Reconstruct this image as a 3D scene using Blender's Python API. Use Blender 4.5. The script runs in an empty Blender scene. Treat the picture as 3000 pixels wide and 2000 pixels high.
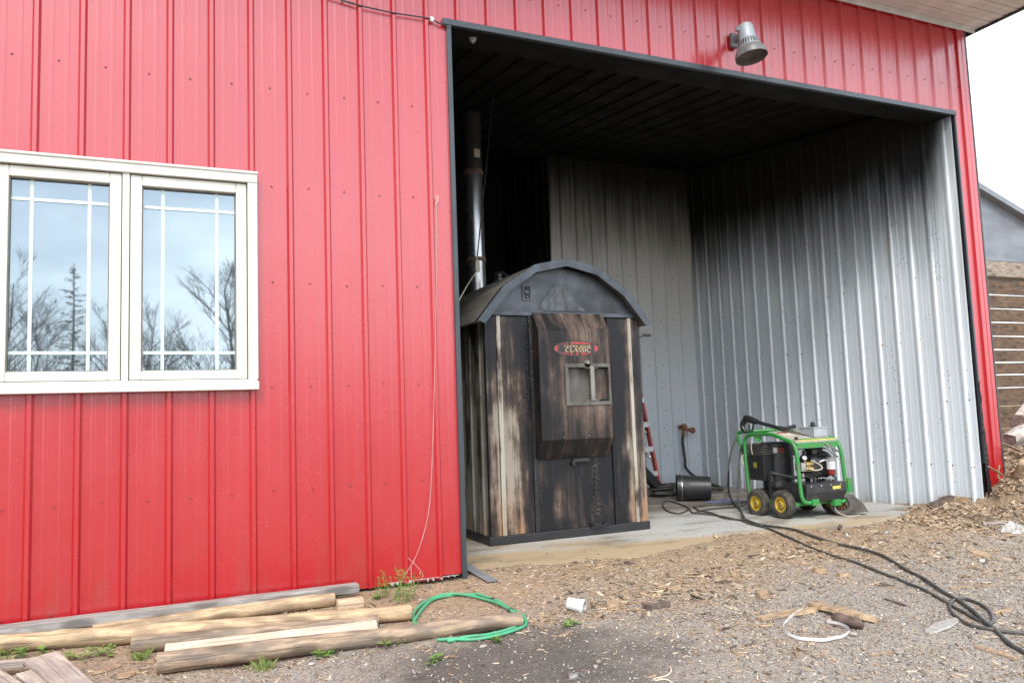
import bpy, math, random
import numpy as np
from mathutils import Vector, Matrix, noise as mnoise

random.seed(7)
rng = np.random.default_rng(11)
S = bpy.context.scene
COL = S.collection
R = math.radians

# ------------------------------------------------------------------ camera
CAM = Vector((0.7157, -4.9554, 1.0557))
YAW, PITCH, ROLL, FPX = 0.4255, 0.0902, -0.0355, 2331.24
def cam_axes():
    cy, sy, cp, sp = math.cos(YAW), math.sin(YAW), math.cos(PITCH), math.sin(PITCH)
    fw = Vector((sy*cp, cy*cp, sp)); rt = Vector((cy, -sy, 0)); up = rt.cross(fw)
    cr, sr = math.cos(ROLL), math.sin(ROLL)
    return cr*rt + sr*up, -sr*rt + cr*up, fw
RT, UP, FW = cam_axes()
cd = bpy.data.cameras.new('camera'); cam = bpy.data.objects.new('camera', cd); COL.objects.link(cam)
cd.sensor_fit = 'HORIZONTAL'; cd.sensor_width = 36.0; cd.lens = FPX/3000*36; cd.clip_start = 0.05; cd.clip_end = 2000
cam.matrix_world = Matrix(((RT.x, UP.x, -FW.x, CAM.x), (RT.y, UP.y, -FW.y, CAM.y), (RT.z, UP.z, -FW.z, CAM.z), (0, 0, 0, 1)))
S.camera = cam
S.render.resolution_x, S.render.resolution_y = 1024, 682

# ------------------------------------------------------------------ world, sun, exposure
SUN_EL, SUN_AZ = R(48), R(205)      # azimuth clockwise from +Y: behind the photographer, a little to the left
W = bpy.data.worlds.new('World'); S.world = W; W.use_nodes = True
wn, wl = W.node_tree.nodes, W.node_tree.links
wn.clear()
wo = wn.new('ShaderNodeOutputWorld'); bg = wn.new('ShaderNodeBackground'); bg.inputs['Strength'].default_value = 0.12
sky = wn.new('ShaderNodeTexSky'); sky.sky_type = 'NISHITA'; sky.sun_disc = False
sky.sun_elevation = SUN_EL; sky.sun_rotation = SUN_AZ; sky.air_density = 1.0; sky.dust_density = 1.5
tc = wn.new('ShaderNodeTexCoord'); mp = wn.new('ShaderNodeMapping'); mp.inputs['Scale'].default_value = (1.6, 1.6, 5.0)
cn = wn.new('ShaderNodeTexNoise'); cn.inputs['Scale'].default_value = 1.5; cn.inputs['Detail'].default_value = 7; cn.inputs['Roughness'].default_value = .55
cr = wn.new('ShaderNodeValToRGB'); cr.color_ramp.elements[0].position = .36; cr.color_ramp.elements[1].position = .66
cr.color_ramp.elements[0].color = (.45, .45, .45, 1); cr.color_ramp.elements[1].color = (1, 1, 1, 1)
c2 = wn.new('ShaderNodeValToRGB'); c2.color_ramp.elements[0].position = .35; c2.color_ramp.elements[1].position = .7
c2.color_ramp.elements[0].color = (8.0, 9.2, 10.4, 1); c2.color_ramp.elements[1].color = (13.8, 14.6, 15.4, 1)
mx = wn.new('ShaderNodeMix'); mx.data_type = 'RGBA'
wl.new(tc.outputs['Generated'], mp.inputs['Vector']); wl.new(mp.outputs['Vector'], cn.inputs['Vector'])
wl.new(cn.outputs['Fac'], cr.inputs['Fac']); wl.new(cn.outputs['Fac'], c2.inputs['Fac'])
wl.new(cr.outputs['Color'], mx.inputs[0]); wl.new(sky.outputs['Color'], mx.inputs[6]); wl.new(c2.outputs['Color'], mx.inputs[7])
wl.new(mx.outputs[2], bg.inputs['Color']); wl.new(bg.outputs['Background'], wo.inputs['Surface'])

sd = bpy.data.lights.new('sun', 'SUN'); sd.energy = 1.5; sd.angle = R(20); sd.color = (1, .965, .91)
sun = bpy.data.objects.new('sun', sd); COL.objects.link(sun); sun.location = (-6, -12, 14)
sdir = Vector((math.sin(SUN_AZ)*math.cos(SUN_EL), math.cos(SUN_AZ)*math.cos(SUN_EL), math.sin(SUN_EL)))
sun.rotation_euler = (-sdir).to_track_quat('-Z', 'Y').to_euler()
S.view_settings.view_transform = 'Standard'; S.view_settings.look = 'None'
S.view_settings.gamma = 1; S.view_settings.use_curve_mapping = False
S.view_settings.exposure = 1.2

# ------------------------------------------------------------------ helpers: placing
def PX(u, v, ax, val):
    """the place in the yard whose picture is (u,v) in the 3000x2000 photograph and that lies on the plane axis=val"""
    D = FW + RT*((u-1500)/FPX) + UP*((1000-v)/FPX)
    return CAM + D*((val-CAM[ax])/D[ax])

def edge_y(x):
    return .30 + .13*math.sin(x*2.6+1.0) + .03*math.sin(x*9.1) + .055*(x-5)*.6
def gz(x, y):
    """height of the yard; the concrete slab is z = 0"""
    b = -.052*min(max(0, .35-y), 6.0)
    m = .55*math.exp(-((x-8.35)/.6)**2-((y-.0)/.8)**2) + .14*math.exp(-((x-7.6)/1.2)**2-((y+.7)/.6)**2)
    m *= min(1, max(0, (x-6.2)/1.2))
    n = .018*mnoise.noise((x*1.7, y*1.7, 3.1)) + .010*mnoise.noise((x*5.1, y*5.1, 7.7)) + .004*mnoise.noise((x*15, y*15, 1.7))
    z = b + m + n + .012
    if 2.50 < x < 7.66 and y > -.6:
        e = edge_y(x); t = (y-e)/.12
        lim = .014 + .010*mnoise.noise((x*4, y*4, .3)) + .06*max(0, (x-7.0))/.6*max(0, 1-abs(y-.3)/.5)
        near = 1-min(1, max(0, -y/.6))
        z = z*(1-near) + near*max(min(z, lim+.03), lim-.01)
        if t > -1: z = z*(1-min(1, (t+1))) + (-.05)*min(1, (t+1)) if t < 0 else -.05
    return z
def GR(u, v, h=0.0):
    """point of the yard (or slab) seen at a pixel of the photograph, h above it"""
    D = FW + RT*((u-1500)/FPX) + UP*((1000-v)/FPX)
    t = 1.5
    for _ in range(900):
        P = CAM + D*t
        g = gz(P.x, P.y)
        if 2.5 < P.x < 7.66 and P.y > 0: g = max(g, 0)
        if P.z <= g + h: return P
        t += .012
    return CAM + D*t
def zm(ox, oy, s):
    return lambda x, y: (ox+x*s, oy+y*s)
Z3 = zm(1850, 1150, .31888); Z5 = zm(2130, 1190, .22321); Z6 = zm(700, 1600, .38265); Z7 = zm(1500, 1450, .35072)
Z8 = zm(2200, 1450, .35072); ZL = zm(0, 1650, .34014)

# ------------------------------------------------------------------ helpers: materials
class NT:
    def __init__(s, name):
        s.m = bpy.data.materials.new(name); s.m.use_nodes = True
        s.t = s.m.node_tree; s.n = s.t.nodes; s.b = s.n['Principled BSDF']
    def lk(s, a, b): s.t.links.new(a, b)
    def sock(s, i, v):
        if isinstance(v, bpy.types.NodeSocket): s.lk(v, i)
        elif v is not None: i.default_value = v
    def pos(s): return s.n.new('ShaderNodeNewGeometry').outputs['Position']
    def obj(s): return s.n.new('ShaderNodeTexCoord').outputs['Object']
    def map(s, v, scale=(1, 1, 1), loc=(0, 0, 0)):
        k = s.n.new('ShaderNodeMapping'); s.lk(v, k.inputs['Vector']); k.inputs['Scale'].default_value = scale; k.inputs['Location'].default_value = loc
        return k.outputs['Vector']
    def noise(s, v, scale=1, detail=5, rough=.55, dist=0):
        k = s.n.new('ShaderNodeTexNoise'); s.lk(v, k.inputs['Vector']); k.inputs['Scale'].default_value = scale
        k.inputs['Detail'].default_value = detail; k.inputs['Roughness'].default_value = rough; k.inputs['Distortion'].default_value = dist
        return k.outputs['Fac']
    def vor(s, v, scale=1, feat='F1', out='Distance'):
        k = s.n.new('ShaderNodeTexVoronoi'); s.lk(v, k.inputs['Vector']); k.inputs['Scale'].default_value = scale; k.feature = feat
        return k.outputs[out]
    def ramp(s, f, stops, interp='LINEAR'):
        k = s.n.new('ShaderNodeValToRGB'); s.lk(f, k.inputs['Fac']); e = k.color_ramp.elements; k.color_ramp.interpolation = interp
        while len(e) < len(stops): e.new(.5)
        for el, (p, c) in zip(e, stops):
            el.position = p; el.color = (c, c, c, 1) if isinstance(c, (int, float)) else (*c, 1)
        return k.outputs['Color']
    def mix(s, f, a, b, mode='MIX'):
        k = s.n.new('ShaderNodeMix'); k.data_type = 'RGBA'; k.blend_type = mode
        s.sock(k.inputs[0], f)
        for i, v in ((6, a), (7, b)):
            if isinstance(v, tuple): v = (*v, 1)[:4]
            s.sock(k.inputs[i], v)
        return k.outputs[2]
    def math(s, op, a, b=None, c=None, clamp=False):
        k = s.n.new('ShaderNodeMath'); k.operation = op; k.use_clamp = clamp
        s.sock(k.inputs[0], a); s.sock(k.inputs[1], b)
        if c is not None: s.sock(k.inputs[2], c)
        return k.outputs[0]
    def sep(s, v):
        k = s.n.new('ShaderNodeSeparateXYZ'); s.lk(v, k.inputs[0]); return k.outputs
    def rng(s, v, a, b, c=0., d=1., smooth=True):
        k = s.n.new('ShaderNodeMapRange'); k.interpolation_type = 'SMOOTHSTEP' if smooth else 'LINEAR'
        s.lk(v, k.inputs[0])
        for i, q in enumerate((a, b, c, d)): k.inputs[i+1].default_value = q
        return k.outputs[0]
    def attr(s, name):
        k = s.n.new('ShaderNodeAttribute'); k.attribute_name = name; return k.outputs['Color']
    def bump(s, h, strength=.3, dist=.01, normal=None):
        k = s.n.new('ShaderNodeBump'); s.lk(h, k.inputs['Height']); k.inputs['Strength'].default_value = strength; k.inputs['Distance'].default_value = dist
        if normal is not None: s.lk(normal, k.inputs['Normal'])
        return k.outputs['Normal']
    def done(s, col=None, rough=None, metal=None, ior=None, normal=None, coat=None, coat_rough=None, spec=None):
        b = s.b.inputs
        if isinstance(col, tuple): col = (*col, 1)[:4]
        s.sock(b['Base Color'], col); s.sock(b['Roughness'], rough); s.sock(b['Metallic'], metal); s.sock(b['IOR'], ior)
        s.sock(b['Specular IOR Level'], spec); s.sock(b['Coat Weight'], coat); s.sock(b['Coat Roughness'], coat_rough)
        if normal is not None: s.lk(normal, b['Normal'])
        return s.m

def plain(name, c1, c2=None, scale=(9, 9, 9), lo=.35, hi=.65, rough=.55, metal=0., bump=0., bd=.004, bscale=None, spec=.5, local=False, detail=6):
    n = NT(name); P = n.obj() if local else n.pos()
    c2 = c2 or tuple(x*.72 for x in c1)
    f = n.noise(n.map(P, scale), 1, detail)
    col = n.ramp(f, [(lo, c2), (hi, c1)])
    nm = None
    if bump: nm = n.bump(n.noise(n.map(P, bscale or tuple(q*4 for q in scale)), 1, 5), bump, bd)
    r = n.rng(f, .3, .7, min(1, rough+.1), max(.05, rough-.08))
    return n.done(col, r, metal, normal=nm, spec=spec)

def red_siding():
    n = NT('red enamelled steel'); P = n.pos(); x, y, z = n.sep(P)
    f = n.noise(n.map(P, (1.3, 1.3, .35)), 1, 5)
    st = n.noise(n.map(P, (38, 38, .55)), 1, 4)
    c = n.ramp(f, [(.3, (.345, .0040, .0080)), (.7, (.38, .0055, .0105))])
    c = n.mix(n.rng(st, .55, .8, 0, .16), c, (.36, .035, .045))             # chalky run-down streaks
    low = n.math('MULTIPLY', n.rng(z, .05, .55, 1, 0), n.rng(n.noise(n.map(P, (7, 7, 3)), 1, 6), .45, .75, 0, .32))
    c = n.mix(low, c, (.20, .075, .055))                                    # splashed dirt at the foot
    dots = n.vor(n.map(P, (26, 26, 26)), 1)
    sel = n.noise(n.map(P, (5, 5, 5), (3, 1, 2)), 1, 2)
    dm = n.math('MULTIPLY', n.rng(dots, .05, .10, 1, 0), n.rng(sel, .60, .66, 0, .7))
    c = n.mix(n.math('MULTIPLY', dm, n.rng(z, .2, 2.0, 1, .1)), c, (.5, .30, .28))
    sx = n.math('ABSOLUTE', n.math('SUBTRACT', x, 5.36)); 
    ru = n.math('MULTIPLY', n.rng(sx, .04, .13, 1, 0), n.math('MULTIPLY', n.rng(z, 3.86, 4.0, 1, 0), n.rng(n.noise(n.map(P, (22, 22, 8)), 1, 6), .5, .62, 0, 1)))
    c = n.mix(n.math('MULTIPLY', ru, .75), c, (.14, .07, .045))            # rust below the lamp
    wob = n.noise(n.map(P, (1.2, 1.2, .8)), 1, 0)
    wob2 = n.noise(n.map(P, (9, 9, 1.0)), 1, 0)
    nm = n.bump(wob2, .10, .006, n.bump(wob, .34, .02))
    r = n.rng(n.noise(n.map(P, (3, 3, 3)), 1, 6), .3, .7, .24, .29)
    oi = n.n.new('ShaderNodeObjectInfo'); c = n.mix(n.math('MULTIPLY', oi.outputs['Random'], .12), c, (.29, .012, .016))
    return n.done(c, r, 0., 1.92, nm)

def bay_wall():
    """pale grey enamel blackened from above by years of chimney soot"""
    n = NT('sooted grey steel'); P = n.pos(); x, y, z = n.sep(P)
    f = n.noise(n.map(P, (2, 2, .5)), 1, 5)
    c = n.ramp(f, [(.3, (.57, .615, .645)), (.7, (.66, .70, .73))])
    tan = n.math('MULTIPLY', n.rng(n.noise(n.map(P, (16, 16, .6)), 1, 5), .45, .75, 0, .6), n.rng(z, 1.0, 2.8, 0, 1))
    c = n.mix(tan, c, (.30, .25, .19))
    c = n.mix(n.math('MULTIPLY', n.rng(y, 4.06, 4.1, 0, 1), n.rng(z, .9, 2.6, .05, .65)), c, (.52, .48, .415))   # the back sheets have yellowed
    # rusty pinholes and chips
    sp = n.vor(n.map(P, (24, 24, 24)), 1); sl = n.noise(n.map(P, (3, 5, 2.2)), 1, 4)
    c = n.mix(n.math('MULTIPLY', n.rng(sp, .10, .20, 1, 0), n.rng(sl, .52, .60, 0, .9)), c, (.10, .05, .03))
    # splashed foot
    c = n.mix(n.math('MULTIPLY', n.rng(z, .0, .22, .55, 0), n.noise(n.map(P, (9, 9, 9)), 1, 5)), c, (.22, .18, .13))
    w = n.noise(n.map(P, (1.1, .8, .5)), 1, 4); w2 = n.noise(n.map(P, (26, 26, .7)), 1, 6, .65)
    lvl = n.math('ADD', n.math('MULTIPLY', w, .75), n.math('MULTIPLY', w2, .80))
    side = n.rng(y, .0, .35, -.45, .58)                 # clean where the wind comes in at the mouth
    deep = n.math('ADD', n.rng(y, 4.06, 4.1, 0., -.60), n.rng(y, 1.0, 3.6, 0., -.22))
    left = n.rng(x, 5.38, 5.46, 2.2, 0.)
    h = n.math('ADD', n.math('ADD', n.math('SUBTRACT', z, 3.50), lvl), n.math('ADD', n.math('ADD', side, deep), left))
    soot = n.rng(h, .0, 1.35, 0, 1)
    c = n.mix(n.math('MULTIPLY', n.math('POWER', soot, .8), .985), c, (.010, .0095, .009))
    nm = n.bump(n.noise(n.map(P, (7, 7, 1.5)), 1, 2), .15, .006)
    r = n.rng(soot, 0, 1, .56, .8)
    return n.done(c, r, 0., 1.5, nm, spec=n.rng(soot, 0, 1, .5, .08))

def tar_metal(name, light, mid, dark, tar, xoff=0., zfade=None, wide=26, rustk=.45, side=False):
    """painted steel with creosote running down it; tar = list of (local x, how thick the tar lies)"""
    n = NT(name); P = n.pos(); x, y, z = n.sep(P)
    d = n.noise(n.map(P, (3, 3, 1.2)), 1, 3)
    st = n.noise(n.map(P, (2, wide, .85) if side else (wide, 2, .85)), 1, 6, .65, .35)
    s2 = n.noise(n.map(P, (2, wide*2.6, 1.6) if side else (wide*2.6, 2, 1.6), (3, 0, 0)), 1, 5, .6, .2)
    lx = n.math('SUBTRACT', x, xoff)
    k = n.n.new('ShaderNodeFloatCurve'); cv = k.mapping.curves[0]
    pts = [((a+.85)/1.7, t) for a, t in tar]
    while len(cv.points) < len(pts): cv.points.new(.5, .5)
    for q, (a, t) in zip(cv.points, pts): q.location = (a, t); q.handle_type = 'VECTOR'
    k.mapping.update(); n.lk(n.math('DIVIDE', n.math('ADD', lx, .85), 1.7), k.inputs['Value'])
    base = k.outputs[0]
    if zfade: base = n.math('ADD', base, n.rng(z, zfade[0], zfade[1], 0., zfade[2]))
    a = n.math('ADD', base, n.math('MULTIPLY', n.math('SUBTRACT', st, .5), 1.7))
    a = n.math('ADD', a, n.math('MULTIPLY', n.math('SUBTRACT', s2, .5), .55))
    a = n.math('ADD', a, n.math('MULTIPLY', n.math('SUBTRACT', d, .5), .5))
    pat = n.noise(n.map(P, (6, 6, 3.2), (1, 4, 2)), 1, 6, .6)
    a = n.math('ADD', a, n.math('MULTIPLY', n.math('SUBTRACT', pat, .5), 1.5))
    c = n.ramp(a, [(.12, light), (.34, mid), (.50, (.055, .036, .028)), (.64, (.030, .023, .021)), (.85, dark)])
    dr = n.noise(n.map(P, (2, wide*3, .5) if side else (wide*3.6, 2, .5), (7, 7, 0)), 1, 3, .5, 1.0)
    c = n.mix(n.rng(dr, .60, .64, 0, .85), c, (.014, .012, .012))
    rust = n.math('MULTIPLY', n.rng(z, .05, .55, .8, 0), n.rng(st, .42, .62, 1, 0))
    c = n.mix(n.math('MULTIPLY', rust, n.rng(a, .2, .5, rustk, .0)), c, (.30, .13, .045))
    nm = n.bump(n.math('ADD', pat, st), .25, .004)
    return n.done(c, n.rng(a, .2, .9, .62, .40), 0., 1.5, nm, spec=n.rng(a, .2, .8, .4, .22))

def concrete():
    n = NT('dirty concrete'); P = n.pos(); x, y, z = n.sep(P)
    a = n.noise(n.map(P, (1.1, 1.6, 1)), 1, 7); b = n.noise(n.map(P, (30, 30, 30)), 1, 5)
    c = n.ramp(a, [(.3, (.33, .315, .29)), (.7, (.44, .425, .395))])
    c = n.mix(n.rng(b, .35, .7, .35, 0), c, (.20, .185, .165))
    fr = n.math('ADD', n.rng(y, .2, 1.0, .75, 0), n.rng(x, 3.0, 5.4, .55, 0))
    t = n.math('ADD', fr, n.math('MULTIPLY', n.math('SUBTRACT', n.noise(n.map(P, (2.2, 4.2, 1)), 1, 6), .5), 1.6))
    c = n.mix(n.rng(t, .2, .95, 0, .85), c, (.34, .235, .12))              # sawdust and clay tramped in
    sm = n.noise(n.map(P, (1.6, 3.4, 1), (5, 2, 0)), 1, 5)
    c = n.mix(n.rng(sm, .50, .68, 0, .7), c, (.15, .115, .08))
    bk = n.math('MULTIPLY', n.rng(y, 1.5, 2.3, 0, 1), n.rng(n.noise(n.map(P, (3, 3, 1)), 1, 5), .3, .6, .3, .85))
    c = n.mix(bk, c, (.10, .075, .055))                                    # dirt drifted to the back
    nm = n.bump(b, .25, .003)
    return n.done(c, .8, 0., 1.45, nm)

def earth():
    n = NT('trodden sawdust and gravel'); P = n.pos(); x, y, z = n.sep(P)
    a = n.noise(n.map(P, (.9, .9, .9)), 1, 6); f = n.noise(n.map(P, (55, 55, 55)), 1, 6, .7); g = n.vor(n.map(P, (70, 70, 70)), 1)
    m = n.noise(n.map(P, (9, 9, 9)), 1, 6, .65)
    tan = n.ramp(f, [(.28, (.15, .096, .058)), (.5, (.31, .212, .132)), (.72, (.44, .32, .21))])
    gry = n.ramp(f, [(.28, (.125, .104, .087)), (.5, (.27, .228, .193)), (.72, (.41, .36, .31))])
    # gravel towards the drive (nearer the photographer), sawdust near the barn
    dv = n.math('ADD', n.math('MULTIPLY', y, -1.0), n.math('MULTIPLY', x, .05))
    gm = n.rng(n.math('ADD', dv, n.math('MULTIPLY', n.math('SUBTRACT', a, .5), 1.4)), .45, 1.45, 0, .95)
    c = n.mix(gm, tan, gry)
    c = n.mix(n.rng(m, .55, .75, 0, .5), c, (.085, .055, .036))
    # dark oily patch on the drive
    px = n.math('MULTIPLY', n.math('SUBTRACT', x, 2.25), .95); py = n.math('MULTIPLY', n.math('SUBTRACT', y, -1.55), 1.5)
    dd = n.math('SQRT', n.math('ADD', n.math('MULTIPLY', px, px), n.math('MULTIPLY', py, py)))
    dd = n.math('ADD', dd, n.math('MULTIPLY', n.math('SUBTRACT', n.noise(n.map(P, (2.5, 2.5, 2.5)), 1, 6), .5), 1.5))
    c = n.mix(n.rng(dd, .35, 1.05, .74, 0), c, (.045, .037, .032))
    c = n.mix(n.rng(g, .12, .4, .14, 0), c, (.45, .36, .27))
    nm = n.bump(n.math('ADD', f, n.math('MULTIPLY', m, 1.5)), 1.0, .016)
    return n.done(c, .9, 0., 1.4, nm)

def from_attr(name, rough=.8, bump=.3):
    n = NT(name); P = n.pos(); c = n.attr('col')
    f = n.noise(n.map(P, (90, 90, 90)), 1, 4)
    c = n.mix(n.rng(f, .3, .7, .35, 0), c, (.06, .04, .028))
    return n.done(c, rough, 0., 1.45, n.bump(f, bump, .003))

def wood(name, c1, c2, c3, ax=0, rough=.75, knots=True, fine=55):
    n = NT(name); P = n.obj()
    sc = [fine*.7, fine*.7, fine*.7]; sc[ax] = fine/9; s2 = [20, 20, 20]; s2[ax] = 7.0
    g = n.noise(n.map(P, tuple(sc)), 1, 6, .6, .6); b = n.noise(n.map(P, tuple(s2)), 1, 5)
    c = n.ramp(g, [(.34, tuple(q*.8 for q in c2)), (.62, c1)])
    c = n.mix(n.rng(b, .42, .62, 0, .85), c, c3)
    if knots:
        s3 = [9, 9, 9]; s3[ax] = 3.6
        v = n.vor(n.map(P, tuple(s3)), 1)
        c = n.mix(n.rng(v, .16, .40, .85, 0), c, tuple(q*.45 for q in c2))
    crack = [60, 60, 60]; crack[ax] = 2.2
    k = n.noise(n.map(P, tuple(crack)), 1, 3, .5, .2)
    c = n.mix(n.rng(k, .59, .66, 0, .55), c, tuple(q*.25 for q in c2))
    return n.done(c, rough, 0., 1.45, n.bump(n.math('SUBTRACT', g, n.rng(k, .57, .65, 0, 1.5)), .45, .004))

def glass_mat():
    n = NT('coated window glass'); 
    gl = n.n.new('ShaderNodeBsdfGlossy'); gl.inputs['Roughness'].default_value = .018; gl.inputs['Color'].default_value = (.80, .93, 1, 1)
    P = n.pos(); nm = n.bump(n.noise(n.map(P, (2.2, 2.2, 1.8)), 1, 1), .05, .004); n.lk(nm, gl.inputs['Normal'])
    n.b.inputs['Base Color'].default_value = (.012, .016, .018, 1); n.b.inputs['Roughness'].default_value = .6
    fr = n.n.new('ShaderNodeFresnel'); fr.inputs['IOR'].default_value = 2.45
    ms = n.n.new('ShaderNodeMixShader'); n.lk(n.math('MULTIPLY', fr.outputs[0], 1.5, clamp=True), ms.inputs[0]); n.lk(n.b.outputs[0], ms.inputs[1]); n.lk(gl.outputs[0], ms.inputs[2])
    n.lk(ms.outputs[0], n.n['Material Output'].inputs['Surface'])
    return n.m

M = {}
M['red'] = red_siding()
M['bay'] = bay_wall()
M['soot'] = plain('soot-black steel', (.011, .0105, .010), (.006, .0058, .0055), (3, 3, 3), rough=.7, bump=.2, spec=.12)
M['trim'] = plain('charcoal enamel trim', (.040, .048, .056), (.028, .034, .040), (4, 4, 2), rough=.30, bump=.08)
M['redscrew'] = plain('red screw heads', (.24, .02, .022), (.15, .025, .022), (60, 60, 60), rough=.5)
M['soffit'] = plain('pale soffit metal', (.66, .65, .63), (.54, .53, .50), (5, 2, 2), rough=.5, bump=.1)
M['vinyl'] = plain('white window vinyl', (.56, .54, .48), (.47, .445, .375), (5, 5, 3), rough=.42, lo=.25, hi=.55)
M['grille'] = plain('window grille bars', (.48, .56, .53), (.43, .50, .475), (5, 5, 5), rough=.4)
M['gasket'] = plain('grey window gasket', (.20, .18, .15), rough=.7)
M['glass'] = glass_mat()
M['slab'] = concrete()
M['earth'] = earth()
M['chip'] = from_attr('wood chips', .85)
M['stone'] = from_attr('gravel stones', .75)
TARF = [(-.85, .46), (-.70, .42), (-.66, .36), (-.59, .10), (-.50, .22), (-.42, .48), (-.38, .85), (-.33, .95), (-.1, .78), (.10, .66), (.25, .80), (.42, .95), (.48, .80), (.56, .52), (.62, .30), (.68, .44), (.80, .46)]
M['boilerfront'] = tar_metal('tarred boiler front', (.255, .22, .175), (.135, .103, .076), (.011, .0115, .0135), TARF, 3.96, (.45, 1.75, .38), 11, .9)
M['boilerside'] = tar_metal('grimy boiler side', (.27, .255, .22), (.19, .17, .135), (.03, .027, .025), [(-.85, .16), (0, .16), (.85, .16)], 3.2, (1.2, 1.9, .42), 9, side=True)
M['boilerdoor'] = tar_metal('tar-stained boiler door', (.155, .115, .085), (.085, .057, .042), (.013, .012, .012), [(-.85, .86), (-.32, .80), (-.1, .70), (.05, .52), (.2, .46), (.30, .68), (.38, .40), (.5, .5)], 3.96, None, 12)
M['boilertop'] = plain('boiler gable, scorched blue-grey', (.055, .066, .080), (.014, .015, .017), (3.4, 3.4, 3.4), rough=.42, bump=.1, lo=.42, hi=.66)
M['boilerroof'] = plain('dusty boiler roof', (.24, .215, .185), (.14, .125, .105), (4, 1.2, 4), rough=.7, bump=.1)
M['boilertrim'] = plain('boiler trim', (.050, .060, .074), (.028, .033, .040), (7, 7, 7), rough=.36)
M['boilerbase'] = plain('tarred boiler base', (.022, .021, .023), (.010, .010, .011), (6, 6, 14), rough=.35, bump=.3)
M['cream'] = tar_metal('cream boiler strip', (.36, .33, .28), (.26, .22, .17), (.04, .03, .025), [(-.85, .16), (0, .16), (.85, .16)], 3.96, (.8, 1.9, .16), 40)
M['tar'] = plain('hardened creosote', (.016, .015, .015), (.006, .006, .006), (40, 40, 20), rough=.16, bump=.8, bd=.01)
M['recess'] = plain('handle recess steel', (.115, .105, .09), (.06, .052, .044), (14, 14, 4), rough=.45)
M['handle'] = plain('worn handle steel', (.26, .24, .21), (.16, .14, .12), (14, 14, 5), rough=.35, metal=.4)
M['badge_red'] = plain('sticker red', (.34, .035, .025), (.035, .018, .016), (34, 2, 4), rough=.5, lo=.46, hi=.56)
M['badge_dark'] = plain('sticker black', (.018, .016, .016), rough=.45)
M['badge_gold'] = plain('sticker gold', (.50, .34, .17), (.07, .05, .03), (34, 2, 4), rough=.5, lo=.38, hi=.46)
M['galv'] = plain('stainless chimney', (.62, .63, .65), (.34, .32, .30), (5, 5, 1.5), rough=.24, metal=.9, bump=.05)
M['rustband'] = plain('rusty chimney band', (.22, .13, .08), (.10, .06, .04), (30, 30, 30), rough=.6)
M['paper'] = plain('brown paper label', (.52, .47, .36), (.40, .34, .25), rough=.7)
M['rope'] = plain('pale rope', (.52, .46, .36), (.36, .30, .22), (90, 90, 90), rough=.9)
M['fibreglass'] = plain('red fibreglass', (.48, .085, .065), (.34, .06, .05), (5, 5, 5), rough=.5)
M['alu'] = plain('aluminium', (.72, .72, .72), (.5, .5, .5), (20, 20, 20), rough=.38, metal=.75)
M['rubber'] = plain('black rubber', (.030, .029, .028), (.018, .017, .016), (14, 14, 14), rough=.62, bump=.1)
M['tyre'] = plain('dusty tyre rubber', (.085, .070, .054), (.026, .023, .021), (13, 13, 13), rough=.85, bump=.3)
M['blackpl'] = plain('black plastic', (.022, .022, .023), (.014, .014, .015), (7, 7, 7), rough=.38)
M['bucket'] = plain('scuffed black bucket', (.030, .030, .031), (.012, .012, .012), (8, 8, 8), rough=.42)
M['green'] = plain('green enamel, dusty', (.026, .205, .042), (.075, .150, .055), (16, 16, 16), rough=.4, lo=.36, hi=.5)
M['yellow'] = plain('yellow enamel', (.58, .38, .018), (.34, .22, .04), (18, 18, 18), rough=.42)
M['yellowline'] = plain('yellow pinstripe', (.62, .52, .10), rough=.5)
M['greybox'] = plain('grey enamel', (.33, .35, .37), (.27, .28, .29), (8, 8, 8), rough=.5)
M['platetop'] = plain('dusty grey panel', (.40, .36, .31), (.28, .25, .21), (12, 12, 12), rough=.75)
M['blackst'] = plain('dusty black painted steel', (.022, .022, .024), (.050, .045, .040), (9, 9, 9), rough=.45, bump=.05, lo=.34, hi=.5)
M['brass'] = plain('brass', (.62, .46, .20), (.36, .25, .11), (40, 40, 40), rough=.35, metal=.85)
M['steel'] = plain('bright steel', (.62, .62, .62), (.4, .4, .4), (30, 30, 30), rough=.3, metal=.85)
M['darksteel'] = plain('grey gun steel', (.20, .19, .18), (.12, .11, .10), (30, 30, 30), rough=.4, metal=.6)
M['white'] = plain('white plastic', (.60, .60, .585), (.50, .49, .46), (30, 30, 30), rough=.5)
M['redpl'] = plain('dark red plastic', (.22, .022, .022), rough=.3)
M['hose'] = plain('dusty black hose', (.075, .068, .060), (.032, .030, .028), (22, 22, 22), rough=.6)
M['greenhose'] = plain('green plastic tube, dusty', (.040, .33, .16), (.075, .24, .125), (14, 14, 14), rough=.5)
M['rust'] = plain('rusted iron', (.34, .15, .06), (.13, .06, .03), (45, 45, 45), rough=.85, bump=.5)
M['rag'] = plain('blue-violet rag', (.18, .18, .30), (.11, .11, .20), (20, 20, 20), rough=.9, bump=.4)
M['blowermetal'] = plain('oxidised blower casing', (.090, .078, .070), (.045, .036, .030), (18, 18, 18), rough=.55, bump=.2)
M['lamp'] = plain('weathered cast aluminium', (.28, .305, .325), (.20, .215, .23), (14, 14, 14), rough=.55, metal=.2)
M['lampshade'] = plain('clouded lamp refractor', (.125, .12, .118), (.085, .08, .078), (18, 18, 18), rough=.5)
M['lampin'] = plain('dusty lamp inside', (.13, .105, .088), (.08, .065, .055), (14, 14, 14), rough=.8)
M['grey_pl'] = plain('grey plastic', (.20, .21, .22), rough=.45)
M['pole'] = wood('debarked pole', (.50, .36, .215), (.36, .24, .135), (.25, .175, .11), 0)
M['poleold'] = wood('weathered grey-brown pole', (.36, .255, .17), (.21, .145, .095), (.15, .115, .088), 0)
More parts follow.
